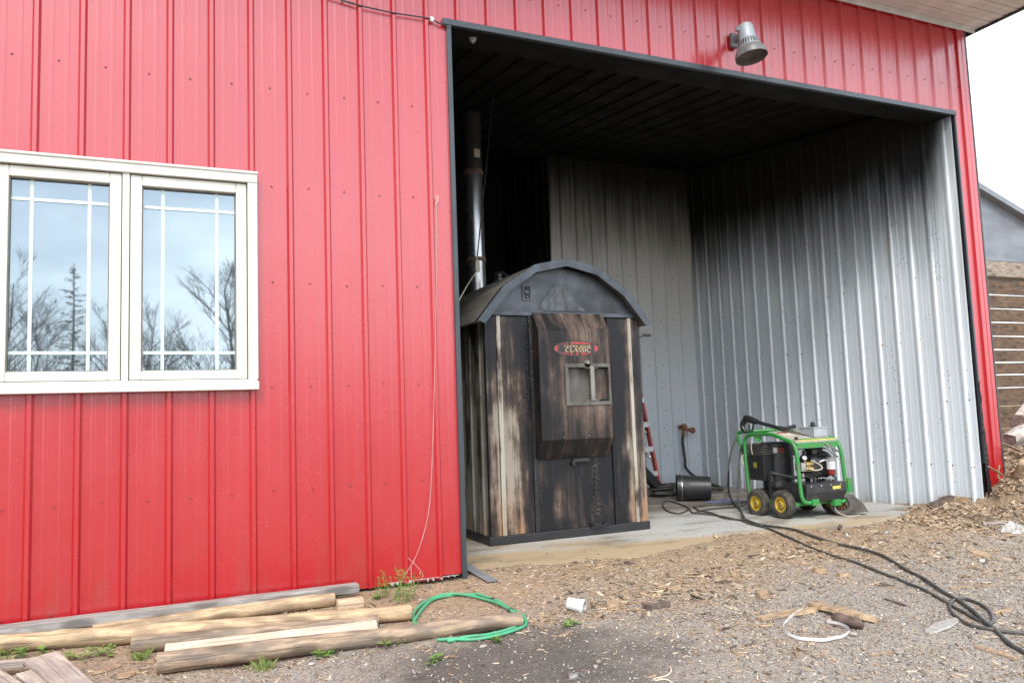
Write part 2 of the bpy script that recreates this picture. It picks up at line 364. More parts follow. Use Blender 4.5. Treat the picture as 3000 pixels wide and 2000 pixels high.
M['cut'] = wood('sawn log end', (.42, .30, .18), (.26, .18, .11), (.2, .14, .09), 0, knots=False)
M['beam'] = wood('weathered grey timber', (.34, .315, .29), (.24, .215, .195), (.21, .185, .165), 0)
M['fresh'] = wood('fresh sawn board', (.54, .43, .335), (.46, .355, .265), (.43, .325, .235), 0)
M['block'] = wood('tan wood block', (.56, .42, .28), (.44, .32, .20), (.4, .28, .18), 0, knots=False)
M['palletwood'] = wood('grey-tan pallet board', (.47, .39, .32), (.33, .27, .22), (.26, .21, .185), 0)
M['splinter'] = wood('split softwood', (.42, .29, .175), (.28, .18, .10), (.23, .155, .10), 0, knots=False, fine=80)
M['bark'] = plain('bark', (.15, .10, .075), (.06, .042, .035), (20, 20, 20), rough=.9, bump=.8, bd=.01)
M['fwood'] = wood('split firewood', (.46, .34, .235), (.30, .21, .145), (.24, .18, .14), 0, knots=False)
M['fwoodgrey'] = wood('greyed firewood', (.46, .40, .355), (.31, .26, .23), (.25, .20, .17), 0, knots=False)
M['ply'] = plain('weathered gable sheet', (.19, .205, .225), (.13, .14, .155), (1.2, 1.2, 3), rough=.8, bump=.1)  # weathered grey, lightened bluish so the colour carries the glare haze
M['shedboard'] = wood('brown shed board', (.145, .085, .044), (.090, .053, .029), (.07, .042, .026), 0)
M['shedbeam'] = wood('shed beam', (.33, .27, .21), (.22, .17, .13), (.18, .14, .11), 0)
M['leaf'] = plain('weed leaves', (.14, .25, .040), (.075, .155, .022), (25, 25, 25), rough=.55)
M['grass'] = plain('dry grass blades', (.20, .23, .060), (.10, .15, .028), (25, 25, 25), rough=.7)
M['twig'] = plain('bare twigs', (.105, .095, .085), (.06, .052, .046), (5, 5, 5), rough=.9)
M['needle'] = plain('spruce needles', (.042, .060, .036), (.024, .036, .022), (3, 3, 3), rough=.9)
M['bag'] = plain('cloudy plastic film', (.36, .335, .31), (.22, .19, .165), (14, 14, 14), rough=.3)
M['strip'] = plain('grey metal strip', (.24, .24, .25), (.17, .165, .16), (9, 9, 9), rough=.5, metal=.2)
M['string'] = plain('pink-white twine', (.50, .34, .30), rough=.9)
M['cable'] = plain('black cable', (.03, .03, .035), rough=.5)
M['tornfilm'] = plain('torn black film', (.012, .013, .015), (.006, .006, .007), (9, 9, 9), rough=.22, bump=.5, bd=.02)

# ------------------------------------------------------------------ helpers: meshes
class MB:
    def __init__(s): s.v = []; s.f = []; s.mi = []; s.cur = 0
    def add(s, vs, fs):
        o = len(s.v); s.v += [tuple(p) for p in vs]
        for f in fs: s.f.append(tuple(i+o for i in f)); s.mi.append(s.cur)
        return s
    def box(s, x0, x1, y0, y1, z0, z1, mat=None):
        vs = [(x, y, z) for z in (z0, z1) for y in (y0, y1) for x in (x0, x1)]
        if mat is not None: vs = [mat @ Vector(p) for p in vs]
        return s.add(vs, [(0, 2, 3, 1), (4, 5, 7, 6), (0, 1, 5, 4), (2, 6, 7, 3), (0, 4, 6, 2), (1, 3, 7, 5)])
    def prism(s, poly, d, frame):
        """polygon in the frame's xy plane, thickness d along its z"""
        n = len(poly); vs = [frame @ Vector((a, b, 0)) for a, b in poly] + [frame @ Vector((a, b, d)) for a, b in poly]
        return s.add(vs, [tuple(range(n-1, -1, -1)), tuple(range(n, 2*n))] + [(i, (i+1) % n, n+(i+1) % n, n+i) for i in range(n)])
    def tube(s, pts, r, n=8, caps=True, closed=False):
        pts = [Vector(p) for p in pts]; m = len(pts)
        rr = r if isinstance(r, (list, tuple)) else [r]*m
        vs = []; prev = None
        for i, p in enumerate(pts):
            if closed: t = pts[(i+1) % m]-pts[i-1]
            else: t = pts[min(i+1, m-1)]-pts[max(i-1, 0)]
            if t.length < 1e-9: t = Vector((0, 0, 1))
            t.normalize()
            if prev is None:
                a = Vector((0, 0, 1)) if abs(t.z) < .9 else Vector((1, 0, 0)); u = t.cross(a).normalized()
            else:
                u = (prev-t*prev.dot(t)); u = u.normalized() if u.length > 1e-6 else t.orthogonal().normalized()
            prev = u; w = t.cross(u)
            vs += [p+(u*math.cos(2*math.pi*k/n)+w*math.sin(2*math.pi*k/n))*rr[i] for k in range(n)]
        fs = []
        for i in range(m if closed else m-1):
            j = (i+1) % m
            fs += [(i*n+k, i*n+(k+1) % n, j*n+(k+1) % n, j*n+k) for k in range(n)]
        if caps and not closed: fs += [tuple(range(n-1, -1, -1)), tuple(range((m-1)*n, m*n))]
        return s.add(vs, fs)
    def lathe(s, prof, frame=None, n=24, caps=True):
        """profile of (radius, height) turned about the frame's z axis"""
        frame = frame or Matrix(); vs = []
        for r, h in prof: vs += [frame @ Vector((r*math.cos(2*math.pi*k/n), r*math.sin(2*math.pi*k/n), h)) for k in range(n)]
        m = len(prof); fs = []
        for i in range(m-1): fs += [(i*n+k, i*n+(k+1) % n, (i+1)*n+(k+1) % n, (i+1)*n+k) for k in range(n)]
        if caps:
            if prof[0][0] > 1e-6: fs.append(tuple(range(n-1, -1, -1)))
            if prof[-1][0] > 1e-6: fs.append(tuple(range((m-1)*n, m*n)))
        return s.add(vs, fs)
    def build(s, name, mat, parent=None, origin=None, smooth=False, bevel=0, local=None):
        me = bpy.data.meshes.new(name)
        vs = s.v
        if origin is not None:
            o = Vector(origin); vs = [tuple(Vector(p)-o) for p in vs]
        me.from_pydata(vs, [], s.f)
        for m in (mat if isinstance(mat, (list, tuple)) else [mat]): me.materials.append(m)
        me.polygons.foreach_set('material_index', s.mi)
        if smooth:
            me.polygons.foreach_set('use_smooth', [True]*len(me.polygons))
        me.update()
        ob = bpy.data.objects.new(name, me); COL.objects.link(ob)
        if parent is not None: ob.parent = parent
        if origin is not None: ob.location = Vector(origin) - (world_of(parent) if parent is not None else Vector())
        if smooth == 'auto':
            me.set_sharp_from_angle(angle=R(40))
        if bevel:
            b = ob.modifiers.new('edge', 'BEVEL'); b.width = bevel; b.segments = 2; b.limit_method = 'ANGLE'; b.angle_limit = R(40)
        return ob
def world_of(o):
    v = Vector()
    while o is not None: v += o.location; o = o.parent
    return v
def tag(o, label=None, cat=None, group=None, kind=None):
    if label: o['label'] = label
    if cat: o['category'] = cat
    if group: o['group'] = group
    if kind: o['kind'] = kind
    return o
def empty(name, loc, label, cat, group=None):
    e = bpy.data.objects.new(name, None); e.empty_display_size = .1; COL.objects.link(e); e.location = loc
    return tag(e, label, cat, group)
class T:
    """a thing: everything is given in world coordinates, its origin is its base"""
    def __init__(s, name, loc, label, cat, group=None): s.o = Vector(loc); s.e = empty(name, loc, label, cat, group)
    def part(s, name, mb, mat, parent=None, **k):
        mb2 = mb; mb2.v = [tuple(Vector(p)-s.o) for p in mb.v]
        return mb2.build(name, mat, parent or s.e, **k)
def frame_to(p, z, x=None):
    z = Vector(z).normalized(); x = Vector(x) if x is not None else (Vector((0, 0, 1)) if abs(z.z) < .9 else Vector((1, 0, 0)))
    x = (x-z*x.dot(z)).normalized(); y = z.cross(x)
    return Matrix(((x.x, y.x, z.x, p[0]), (x.y, y.y, z.y, p[1]), (x.z, y.z, z.z, p[2]), (0, 0, 0, 1)))
def spline(pts, k=6, closed=False):
    P = [Vector(p) for p in pts]; n = len(P); out = []
    for i in range(n if closed else n-1):
        a, b, c, d = (P[(i-1) % n], P[i], P[(i+1) % n], P[(i+2) % n]) if closed else (P[max(i-1, 0)], P[i], P[i+1], P[min(i+2, n-1)])
        for j in range(k):
            t = j/k
            out.append(.5*((2*b)+(c-a)*t+(2*a-5*b+4*c-d)*t*t+(3*b-a-3*c+d)*t**3))
    if not closed: out.append(P[-1])
    return out
PITCH_R = .2286
def profile(a, b, h=.019):
    """ribbed sheet seen end on between a and b; major ribs at (k+.5) x pitch, two faint stiffeners between"""
    out = []
    k0 = int(math.floor((a-.5*PITCH_R)/PITCH_R))-1
    for k in range(k0, k0+int((b-a)/PITCH_R)+4):
        c = (k+.5)*PITCH_R
        for d, w in ((-.022, 0), (-.010, h), (.010, h), (.022, 0), (.063, 0), (.068, .0013), (.083, .0013), (.088, 0), (.1406, 0), (.1456, .0013), (.1606, .0013), (.1656, 0)):
            out.append((c+d, w))
    def val(x):
        for (x0, w0), (x1, w1) in zip(out, out[1:]):
            if x0 <= x <= x1: return w0+(w1-w0)*(x-x0)/max(1e-9, x1-x0)
        return 0
    return [(a, val(a))]+[q for q in out if a < q[0] < b]+[(b, val(b))]
def sheet(mb, a, b, z0, z1, fn, h=.019, steps=1):
    """ribbed sheet; fn(across, along, out) gives the place"""
    pr = profile(a, b, h); n = len(pr)
    zs = [z0+(z1-z0)*i/steps for i in range(steps+1)]
    vs = [fn(x, z, w) for z in zs for x, w in pr]
    mb.add(vs, [(j*n+i, j*n+i+1, (j+1)*n+i+1, (j+1)*n+i) for j in range(steps) for i in range(n-1)])
    return mb

# ------------------------------------------------------------------ the ground
def ground():
    xs = np.concatenate([[-300, -120, -60, -30, -16, -8, -4, -2], np.arange(-1.2, 11, .045), [11.5, 12.5, 14, 18, 25, 40, 70, 140, 300]])
    ys = np.concatenate([[-300, -120, -60, -40, -25, -14, -8, -6, -5], np.arange(-4.2, 2.2, .045), [2.6, 3.2, 4, 6, 9, 14, 25, 60, 140, 300]])
    n = len(xs); vs = [(x, y, gz(x, y)) for y in ys for x in xs]
    fs = [(j*n+i, j*n+i+1, (j+1)*n+i+1, (j+1)*n+i) for j in range(len(ys)-1) for i in range(n-1)]
    mb = MB(); mb.add(vs, fs); return tag(mb.build('ground', M['earth'], smooth=True), kind='structure')
ground()
mb = MB(); mb.box(2.50, 7.62, 0.0, 6.0, -.25, 0); tag(mb.build('concrete_slab', M['slab'], bevel=.008), kind='structure')

# ------------------------------------------------------------------ the barn
barn = T('barn', (5.1, 0, 0), 'red ribbed-metal barn with an open bay and a white window', 'building')
OX0, OX1, OZ = 2.545, 7.655, 3.735       # mouth of the bay
EZ = 4.63                                # eaves
WX0, WX1, WZ0, WZ1 = -.118, 1.285, 1.25, 2.552
XL, XR = -3.3147, 7.885
front = lambda x, z, w: (x, -w, z)
edges = [.1143+.9144*k-.2286*2+.0 for k in range(-4, 10)]
edges = [e for e in edges if XL+.1 < e < XR-.12]
bounds = [XL]+edges+[7.79]
for a, b in zip(bounds, bounds[1:]):
    pieces = []
    if b <= OX0 or a >= OX1: pieces = [(a, b, .03, EZ)]
    elif a < OX0 < b: pieces = [(a, OX0, .03, EZ), (OX0, b, OZ+.02, EZ)]
    elif a < OX1 < b: pieces = [(a, OX1, OZ+.02, EZ), (OX1, b, .03, EZ)]
    else: pieces = [(a, b, OZ+.02, EZ)]
    out = []
    for (p, q, z0, z1) in pieces:
        if z0 < WZ0 and p < WX1 and q > WX0:
            if p < WX0: out.append((p, WX0, z0, z1)); p = WX0
            if q > WX1: out.append((WX1, q, z0, z1)); q = WX1
            out += [(p, q, z0, WZ0), (p, q, WZ1, z1)]
        else: out.append((p, q, z0, z1))
    mb = MB()
    for (p, q, z0, z1) in out:
        zb = z0+.012*math.sin(p*3) if z0 < .1 else z0
        sheet(mb, p, q, zb, z1, front, .019)
    barn.part('siding_panel', mb, M['red'])
# corner flashing, red, with a crease
mb = MB(); z0, z1 = .12, EZ
pr = [(7.786, .002), (7.788, -.019), (7.80, -.021), (7.835, -.021), (7.842, -.026), (7.885, -.026), (7.889, -.022), (7.889, .02)]
mb.add([(x, y, z) for z in (z0, z1) for x, y in pr], [(i, i+1, i+1+len(pr), i+len(pr)) for i in range(len(pr)-1)])
barn.part('corner_flashing', mb, M['red'])
mb = MB(); mb.box(7.889, 7.905, -.03, .06, .12, 4.66); barn.part('corner_trim', mb, M['trim'])
# outside of the right-hand wall
for k in range(6):
    mb = MB(); sheet(mb, .06+k*.9144, .06+(k+1)*.9144, .05, EZ, lambda y, z, w: (7.87+w, y, z)); barn.part('siding_panel', mb, M['red'])
# screws
mb = MB()
def screw(x, z, y=-.001, r=.0062):
    mb.lathe([(r, 0), (r, .002), (r*.62, .0025), (r*.6, .007), (0, .0075)], frame_to((x, y, z), (0, -1, 0)), 6, False)
for zr in (3.12, 2.50, 1.90, 1.27, .645, .075):
    for k in range(-13, 11):
        x = k*PITCH_R
        if WX0-.05 < x < WX1+.03 and WZ0-.05 < zr < WZ1+.05: continue
        screw(x+random.uniform(-.006, .006), zr+random.uniform(-.008, .008))
for k in range(-13, 10): screw(k*PITCH_R, 3.76+random.uniform(-.006, .006))
for k in range(11, 35): screw(k*PITCH_R+random.uniform(-.006, .006), 4.04+random.uniform(-.006, .006))
tag(barn.part('screws', mb, M['redscrew']), kind='stuff')
# trim round the mouth of the bay
mb = MB(); mb.box(OX0-.002, OX0+.030, -.026, .16, .0, OZ+.030); barn.part('jamb_trim', mb, M['trim'], bevel=.003)
for a, b in ((OX0-.03, 5.35), (5.352, OX1+.02)):
    mb = MB(); mb.box(a, b, -.030, .004, OZ-.008, OZ+.036); barn.part('header_trim', mb, M['trim'], bevel=.003)
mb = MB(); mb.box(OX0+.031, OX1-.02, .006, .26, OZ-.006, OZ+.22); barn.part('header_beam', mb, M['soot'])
mb = MB(); mb.box(OX1-.006, OX1+.014, -.026, -.002, .45, OZ-.010); barn.part('jamb_trim', mb, M['trim'], bevel=.003)
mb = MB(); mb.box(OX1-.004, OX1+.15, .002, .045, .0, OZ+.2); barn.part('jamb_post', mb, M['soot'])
# torn black film at the foot of the right jamb
mb = MB(); rows = 14; cols = 5
vs = []
for j in range(rows+1):
    for i in range(cols+1):
        z = .10+1.1*j/rows; w = .060*(1-.8*j/rows); vs.append((OX1-.012+w*i/cols, -.028-.018*abs(mnoise.noise((i*.9, j*.8, 2))), z))
mb.add(vs, [(j*(cols+1)+i, j*(cols+1)+i+1, (j+1)*(cols+1)+i+1, (j+1)*(cols+1)+i) for j in range(rows) for i in range(cols)])
barn.part('torn_film', mb, M['tornfilm'], smooth=True)
mb = MB(); rnd0 = random.Random(5)
for k in range(46):
    x = 2.05+.47*k/46; h = rnd0.uniform(.002, .022)*(1 if rnd0.random() < .7 else .2); mb.add([(x, -.006, .036), (x+.014, -.008, .036), (x+.010+rnd0.uniform(-.008, .008), -.016-rnd0.random()*.02, .036-h), (x+.002, -.012, .036-h*.8)], [(0, 1, 2, 3)])
barn.part('insulation_fringe', mb, M['bag'])
# inside of the bay
IX = 7.645; BY = 4.12; BY2 = 5.6
ceil = lambda y: 3.93+.118*y
for k in range(5):
    a, b = (.05 if k else .012)+k*.9144, min(BY, .05+(k+1)*.9144)
    if a >= BY: break
    mb = MB(); sheet(mb, a+.01, b+.01, -.01, 3.9+.118*a, lambda y, z, w: (IX-w, y-.01, z), .019, 6)
    mb.add([(IX, a, 3.9+.118*a), (IX, b, 3.9+.118*a), (IX, b, ceil(b)+.03), (IX, a, ceil(a)+.03)], [(0, 1, 2, 3)])
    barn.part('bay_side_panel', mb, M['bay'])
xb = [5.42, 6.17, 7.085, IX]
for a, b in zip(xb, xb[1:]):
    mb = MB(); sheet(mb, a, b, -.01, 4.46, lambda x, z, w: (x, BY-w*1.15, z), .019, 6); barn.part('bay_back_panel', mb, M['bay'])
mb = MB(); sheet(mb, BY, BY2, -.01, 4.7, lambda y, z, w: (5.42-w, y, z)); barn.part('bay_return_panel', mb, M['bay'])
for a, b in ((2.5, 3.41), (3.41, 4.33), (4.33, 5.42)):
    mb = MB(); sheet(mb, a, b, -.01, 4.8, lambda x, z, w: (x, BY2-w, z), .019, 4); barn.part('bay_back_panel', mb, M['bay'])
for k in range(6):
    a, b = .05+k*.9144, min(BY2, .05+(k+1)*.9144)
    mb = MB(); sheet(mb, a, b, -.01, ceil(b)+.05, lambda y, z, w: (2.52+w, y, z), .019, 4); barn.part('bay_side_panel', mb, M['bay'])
xc = [2.5]+[.1143+.2286*(11+4*k) for k in range(6)]+[IX+.01]
xc = sorted(set(round(q, 4) for q in xc if q <= IX+.02))
for a, b in zip(xc, xc[1:]):
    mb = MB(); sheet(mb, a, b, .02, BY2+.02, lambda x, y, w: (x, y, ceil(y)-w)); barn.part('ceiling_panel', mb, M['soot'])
mb = MB(); rs = random.Random(9)
for zr in (.42, 1.03, 1.64, 2.25, 2.86):
    for k in range(0, 18):
        if rs.random() < .1: continue
        mb.lathe([(.009, 0), (.009, .002), (.006, .003), (.005, .007), (0, .0075)], frame_to((IX+.0005, .09+k*PITCH_R*1.0+rs.uniform(-.02, .02), zr+rs.uniform(-.012, .012)), (-1, 0, 0)), 6, False)
    for k in range(0, 9):
        mb.lathe([(.009, 0), (.009, .002), (.006, .003), (.005, .007), (0, .0075)], frame_to((5.49+k*PITCH_R, BY+.0005, zr+rs.uniform(-.012, .012)), (0, -1, 0)), 6, False)
tag(barn.part('rusty_screws', mb, M['rust']), kind='stuff')
for dx in (7.57,):
    mb = MB(); mb.tube([(dx, .3, ceil(.3)-.05), (dx, BY-.1, ceil(BY)-.05)], .03, 6); barn.part('ceiling_moulding', mb, M['soot'])
# roof, soffit, fascia
RX0, RX1, OH = XL-.5, 8.06, .62
mb = MB(); ry = 12.0; sl = .118
mb.add([(RX0, -OH, EZ+.17), (RX1, -OH, EZ+.17), (RX1, ry, EZ+.17+sl*(ry+OH)), (RX0, ry, EZ+.17+sl*(ry+OH)),
        (RX0, -OH, EZ+.21), (RX1, -OH, EZ+.21), (RX1, ry, EZ+.21+sl*(ry+OH)), (RX0, ry, EZ+.21+sl*(ry+OH))],
       [(0, 3, 2, 1), (4, 5, 6, 7), (0, 1, 5, 4), (1, 2, 6, 5), (2, 3, 7, 6), (3, 0, 4, 7)])
barn.part('roof', mb, M['trim'])
ns = 9; sw = (OH-.02)/ns
for i in range(ns):
    y0 = -OH+.02+i*sw
    mb = MB(); mb.box(RX0+.02, RX1-.02, y0+.004, y0+sw-.004, EZ+.0+(.004 if i % 2 else 0), EZ+.02); barn.part('soffit_slat', mb, M['soffit'])
mb = MB(); mb.box(RX0+.02, RX1-.02, -OH+.02, -.001, EZ+.024, EZ+.03); barn.part('soffit_backing', mb, M['soffit'])
mb = MB(); mb.box(RX0+.02, RX1-.02, -.034, -.022, EZ-.03, EZ-.002); barn.part('soffit_channel', mb, M['soffit'])
mb = MB(); mb.box(RX0, RX1, -OH-.02, -OH+.018, EZ-.03, EZ+.168); barn.part('fascia', mb, M['vinyl'])
mb = MB(); mb.box(RX1-.018, RX1+.006, -OH+.02, .3, EZ-.02, EZ+.168); barn.part('fascia', mb, M['trim'])
mb = MB(); mb.tube([(RX0, -OH-.08, EZ+.10), (RX1+.02, -OH-.08, EZ+.10)], .06, 10); barn.part('gutter', mb, M['vinyl'])
# plain closing walls where nobody looks
mb = MB(); mb.box(XL, XL+.05, .03, 11.8, 0, EZ+.2); barn.part('gable_wall', mb, M['red'])
mb = MB(); mb.box(XL+.06, 7.8, 11.7, 11.8, 0, EZ+1.2); barn.part('rear_wall', mb, M['red'])

# the window, a part of the barn
def window():
    mb = MB(); t = .056; y0, y1 = -.052, .02
    mb.box(WX0, WX0+t, y0, y1, WZ0+.062, WZ1-t); mb.box(WX1-t, WX1, y0, y1, WZ0+.062, WZ1-t)
    mb.box(WX0, WX1, y0-.004, y1, WZ1-t, WZ1); mb.box(WX0-.002, WX1+.002, y0-.016, y1, WZ0, WZ0+.05)
    mb.box(WX0+.006, WX1-.006, y0-.004, y1, WZ0+.05, WZ0+.062); mb.box(WX0-.003, WX1+.003, y0-.012, y1, WZ1-.004, WZ1+.012)
    w = barn.part('window', mb, M['vinyl'], bevel=.004)
    mb = MB(); mb.box(.553, .590, -.040, .02, WZ0+.062, WZ1-t); barn.part('mullion', mb, M['vinyl'], w, bevel=.003)
    mb = MB(); mb.box(WX0+.04, WX1-.04, .035, .05, WZ0+.04, WZ1-.04); barn.part('backing', mb, M['gasket'], w)
    gx0 = {}
    for (a, b) in ((WX0+t+.004, .549), (.594, WX1-t-.004)):
        z0, z1 = WZ0+.066, WZ1-t-.006; s = .060
        mb = MB()
        mb.box(a, a+s, -.034, .02, z0, z1); mb.box(b-s, b, -.034, .02, z0, z1)
        mb.box(a+s, b-s, -.034, .02, z0, z0+s*.85); mb.box(a+s, b-s, -.034, .02, z1-s, z1)
        barn.part('sash', mb, M['vinyl'], w, bevel=.006)
        gx, gX, g0, g1 = a+s, b-s, z0+s*.85, z1-s
        mb = MB()
        for q in ((gx, gx+.006, g0, g1), (gX-.006, gX, g0, g1)): mb.box(q[0], q[1], -.018, .018, q[2], q[3])
        mb.box(gx+.006, gX-.006, -.018, .018, g0, g0+.006); mb.box(gx+.006, gX-.006, -.018, .018, g1-.006, g1)
        barn.part('gasket', mb, M['gasket'], w)
        mb = MB(); mb.box(gx+.006, gX-.006, .004, .010, g0+.006, g1-.006); barn.part('pane', mb, M['glass'], w)
        bw = .009
        for f in (.215, .79):
            x = gx+(gX-gx)*f; mb = MB(); mb.box(x-bw, x+bw, -.0005, .0035, g0+.007, g1-.007); barn.part('grille_bar', mb, M['grille'], w)
        for z in (g0+.105, g1-.115):
            mb = MB(); mb.box(gx+.007, gX-.007, -.0025, .0028, z-bw, z+bw); barn.part('grille_bar', mb, M['grille'], w)
window()

# ------------------------------------------------------------------ the boiler
BX, BYF = 3.955, 1.085
bo = T('wood_boiler', (BX, BYF, 0), 'tar-streaked outdoor wood boiler with arched roof, standing in the open bay', 'boiler')
HW, BD = .752, 1.85
mb = MB(); mb.box(BX-HW-.015, BX+HW+.015, BYF-.018, BYF+BD+.01, 0.001, .072); bo.part('base_skid', mb, M['boilerbase'], bevel=.006)
arch = [(-.84, 1.815), (-.60, 2.105), (-.31, 2.293), (0, 2.362), (.31, 2.293), (.60, 2.105), (.84, 1.815)]
ain = [(-.755, 1.80), (-.565, 2.06), (-.295, 2.235), (0, 2.30), (.295, 2.235), (.565, 2.06), (.755, 1.80)]
# roof sheets
for (a, b) in zip(arch, arch[1:]):
    mb = MB(); nx, nz = (b[1]-a[1]), -(b[0]-a[0]); L = math.hypot(nx, nz); nx, nz = nx/L*.016, nz/L*.016
    y0, y1 = BYF-.082, BYF+BD+.06
    q = [(a[0], a[1]), (b[0], b[1]), (b[0]+nx, b[1]+nz), (a[0]+nx, a[1]+nz)]
    mb.add([(BX+x, y, z) for y in (y0, y1) for x, z in q], [(0, 1, 2, 3), (7, 6, 5, 4), (0, 4, 5, 1), (2, 6, 7, 3), (1, 5, 6, 2), (0, 3, 7, 4)])
    bo.part('roof_panel', mb, M['boilerroof'])
# edge trim, six bent lengths
def offs(p, d):
    return (p[0]*(1-d/1.0), p[1]-d*.85)
for (a, b) in zip(arch, arch[1:]):
    mb = MB(); d = .062
    ai, bi = (a[0]*.925, a[1]-d*.35-.02*(abs(a[0]) < .7)), (b[0]*.925, b[1]-d*.35-.02*(abs(b[0]) < .7))
    if abs(a[0]) < .01: ai = (0, a[1]-d)
    if abs(b[0]) < .01: bi = (0, b[1]-d)
    if abs(a[0]) > .25 and abs(a[0]) < .4: ai = (a[0]*.955, a[1]-d*.95)
    if abs(b[0]) > .25 and abs(b[0]) < .4: bi = (b[0]*.955, b[1]-d*.95)
    if abs(a[0]) > .5 and abs(a[0]) < .7: ai = (a[0]*.93, a[1]-d*.75)
    if abs(b[0]) > .5 and abs(b[0]) < .7: bi = (b[0]*.93, b[1]-d*.75)
    y0, y1 = BYF-.094, BYF-.080
    e = .006
    q = [(a[0], a[1]+e), (b[0], b[1]+e), bi, ai]
    mb.add([(BX+x, y, z) for y in (y0, y1) for x, z in q], [(3, 2, 1, 0), (4, 5, 6, 7), (0, 1, 5, 4), (2, 3, 7, 6), (1, 2, 6, 5), (3, 0, 4, 7)])
    # the part folded over the top
    q = [(a[0], a[1]+e), (b[0], b[1]+e)]
    mb.add([(BX+x, y, z) for y in (y1, y1+.05) for x, z in q], [(0, 1, 3, 2)])
    bo.part('roof_trim', mb, M['boilertrim'])
# uncut gable; a flat dark plate stands in for its square hole
gab = [(-.745, 1.90), (.745, 1.90)]+[(x, z) for x, z in reversed(ain[1:-1])]
gab = [(-.70, 1.905), (.70, 1.905), (.565, 2.06), (.295, 2.235), (0, 2.30), (-.295, 2.235), (-.565, 2.06)]
mb = MB(); mb.prism([(x, z) for x, z in gab], .012, frame_to((BX, BYF-.012, 0), (0, -1, 0), (1, 0, 0)) @ Matrix.Scale(1, 4))
mb = MB()
n = len(gab); mb.add([(BX+x, BYF-.006, z) for x, z in gab]+[(BX+x, BYF+.02, z) for x, z in gab], [tuple(range(n)), tuple(range(2*n-1, n-1, -1))]+[((i+1) % n, i, n+i, n+(i+1) % n) for i in range(n)])
ga = bo.part('gable', mb, M['boilertop'])
mb = MB(); hx0, hx1, hz0, hz1 = -.395, -.312, 2.005, 2.135
for q in ((hx0, hx0+.012, hz0, hz1), (hx1-.012, hx1, hz0, hz1), (hx0+.012, hx1-.012, hz0, hz0+.012), (hx0+.012, hx1-.012, hz1-.012, hz1)):
    mb.box(BX+q[0], BX+q[1], BYF-.018, BYF-.006, q[2], q[3])
bo.part('port_frame', mb, M['boilertrim'], ga)
mb = MB(); mb.box(BX+hx0+.012, BX+hx1-.012, BYF-.009, BYF-.0065, hz0+.012, hz1-.012); bo.part('port', mb, M['tar'], ga)  # tar-black plate, its colour standing in for the shade inside the hole
mb = MB()
for dz, r in ((0, .020), (.042, .010), (-.042, .010)):
    mb.lathe([(r, 0), (r*.9, .008), (r*.4, .012), (0, .013)], frame_to((BX-.352, BYF-.0095, 2.07+dz), (0, -1, 0)), 12)
bo.part('gauge', mb, M['boilertrim'], ga, smooth='auto')
# soot blister on the gable: a raised flaked patch
mb = MB(); pts = [(-.27, 1.925), (-.20, 1.98), (-.10, 2.11), (0.0, 2.14), (.08, 2.08), (.14, 1.985), (.24, 1.925)]
n = len(pts); mb.add([(BX+x-.02, BYF-.0085-.0015*(i % 3), z) for i, (x, z) in enumerate(pts)], [tuple(range(n-1, -1, -1))]); bo.part('soot_flake', mb, plain('flaking soot', (.085, .092, .10), (.032, .034, .038), (14, 14, 9), rough=.6, bump=.15), ga)
mb = MB(); mb.box(BX-.70, BX+.70, BYF-.026, BYF-.006, 1.872, 1.905); bo.part('front_rail', mb, M['boilertrim'], bevel=.003)
# front: corner folds, cream strips, side sheets, middle sheet
def fpanel(name, x0, x1, z0, z1, y0, mat): 
    mb = MB(); mb.box(BX+x0, BX+x1, BYF+y0, BYF+.03, z0, z1); return bo.part(name, mb, mat, bevel=.002)
fpanel('corner_post', -.752, -.652, .073, 1.868, -.012, M['boilerfront'])
fpanel('seam_strip', -.650, -.612, .073, 1.868, -.020, M['cream'])
fpanel('front_sheet', -.610, -.352, .073, 1.868, -.004, M['boilerfront'])
fpanel('seam_strip', -.350, -.312, .073, 1.868, -.014, M['tar'])
fpanel('front_sheet', -.310, .415, .073, 1.868, -.004, M['boilerfront'])
fpanel('seam_strip', .417, .445, .073, 1.868, -.018, M['boilerfront'])
fpanel('front_sheet', .447, .628, .073, 1.868, -.004, M['boilerfront'])
fpanel('seam_strip', .630, .660, .073, 1.868, -.020, M['cream'])
fpanel('corner_post', .662, .752, .073, 1.868, -.012, M['boilerfront'])
# sides: ribbed
for sx in (-1, 1):
    for k in range(2):
        a = k*.925; mb = MB()
        sheet(mb, a+.02, min(a+.925, BD), .073, 1.83, lambda y, z, w: (BX+sx*(HW-.006+w*.8), BYF+.011+y, z), .016)
        bo.part('side_sheet', mb, M['boilerside'])
mb = MB(); mb.box(BX-HW, BX+HW, BYF+BD-.02, BYF+BD, .073, 1.83); bo.part('back_sheet', mb, M['boilerside'])
mb = MB(); g2 = [(-.73, 1.83), (.73, 1.83), (.565, 2.06), (.295, 2.235), (0, 2.30), (-.295, 2.235), (-.565, 2.06)]
mb.add([(BX+x, BYF+BD-.01, z) for x, z in g2], [tuple(range(6, -1, -1))]); bo.part('rear_gable', mb, M['boilertop'])
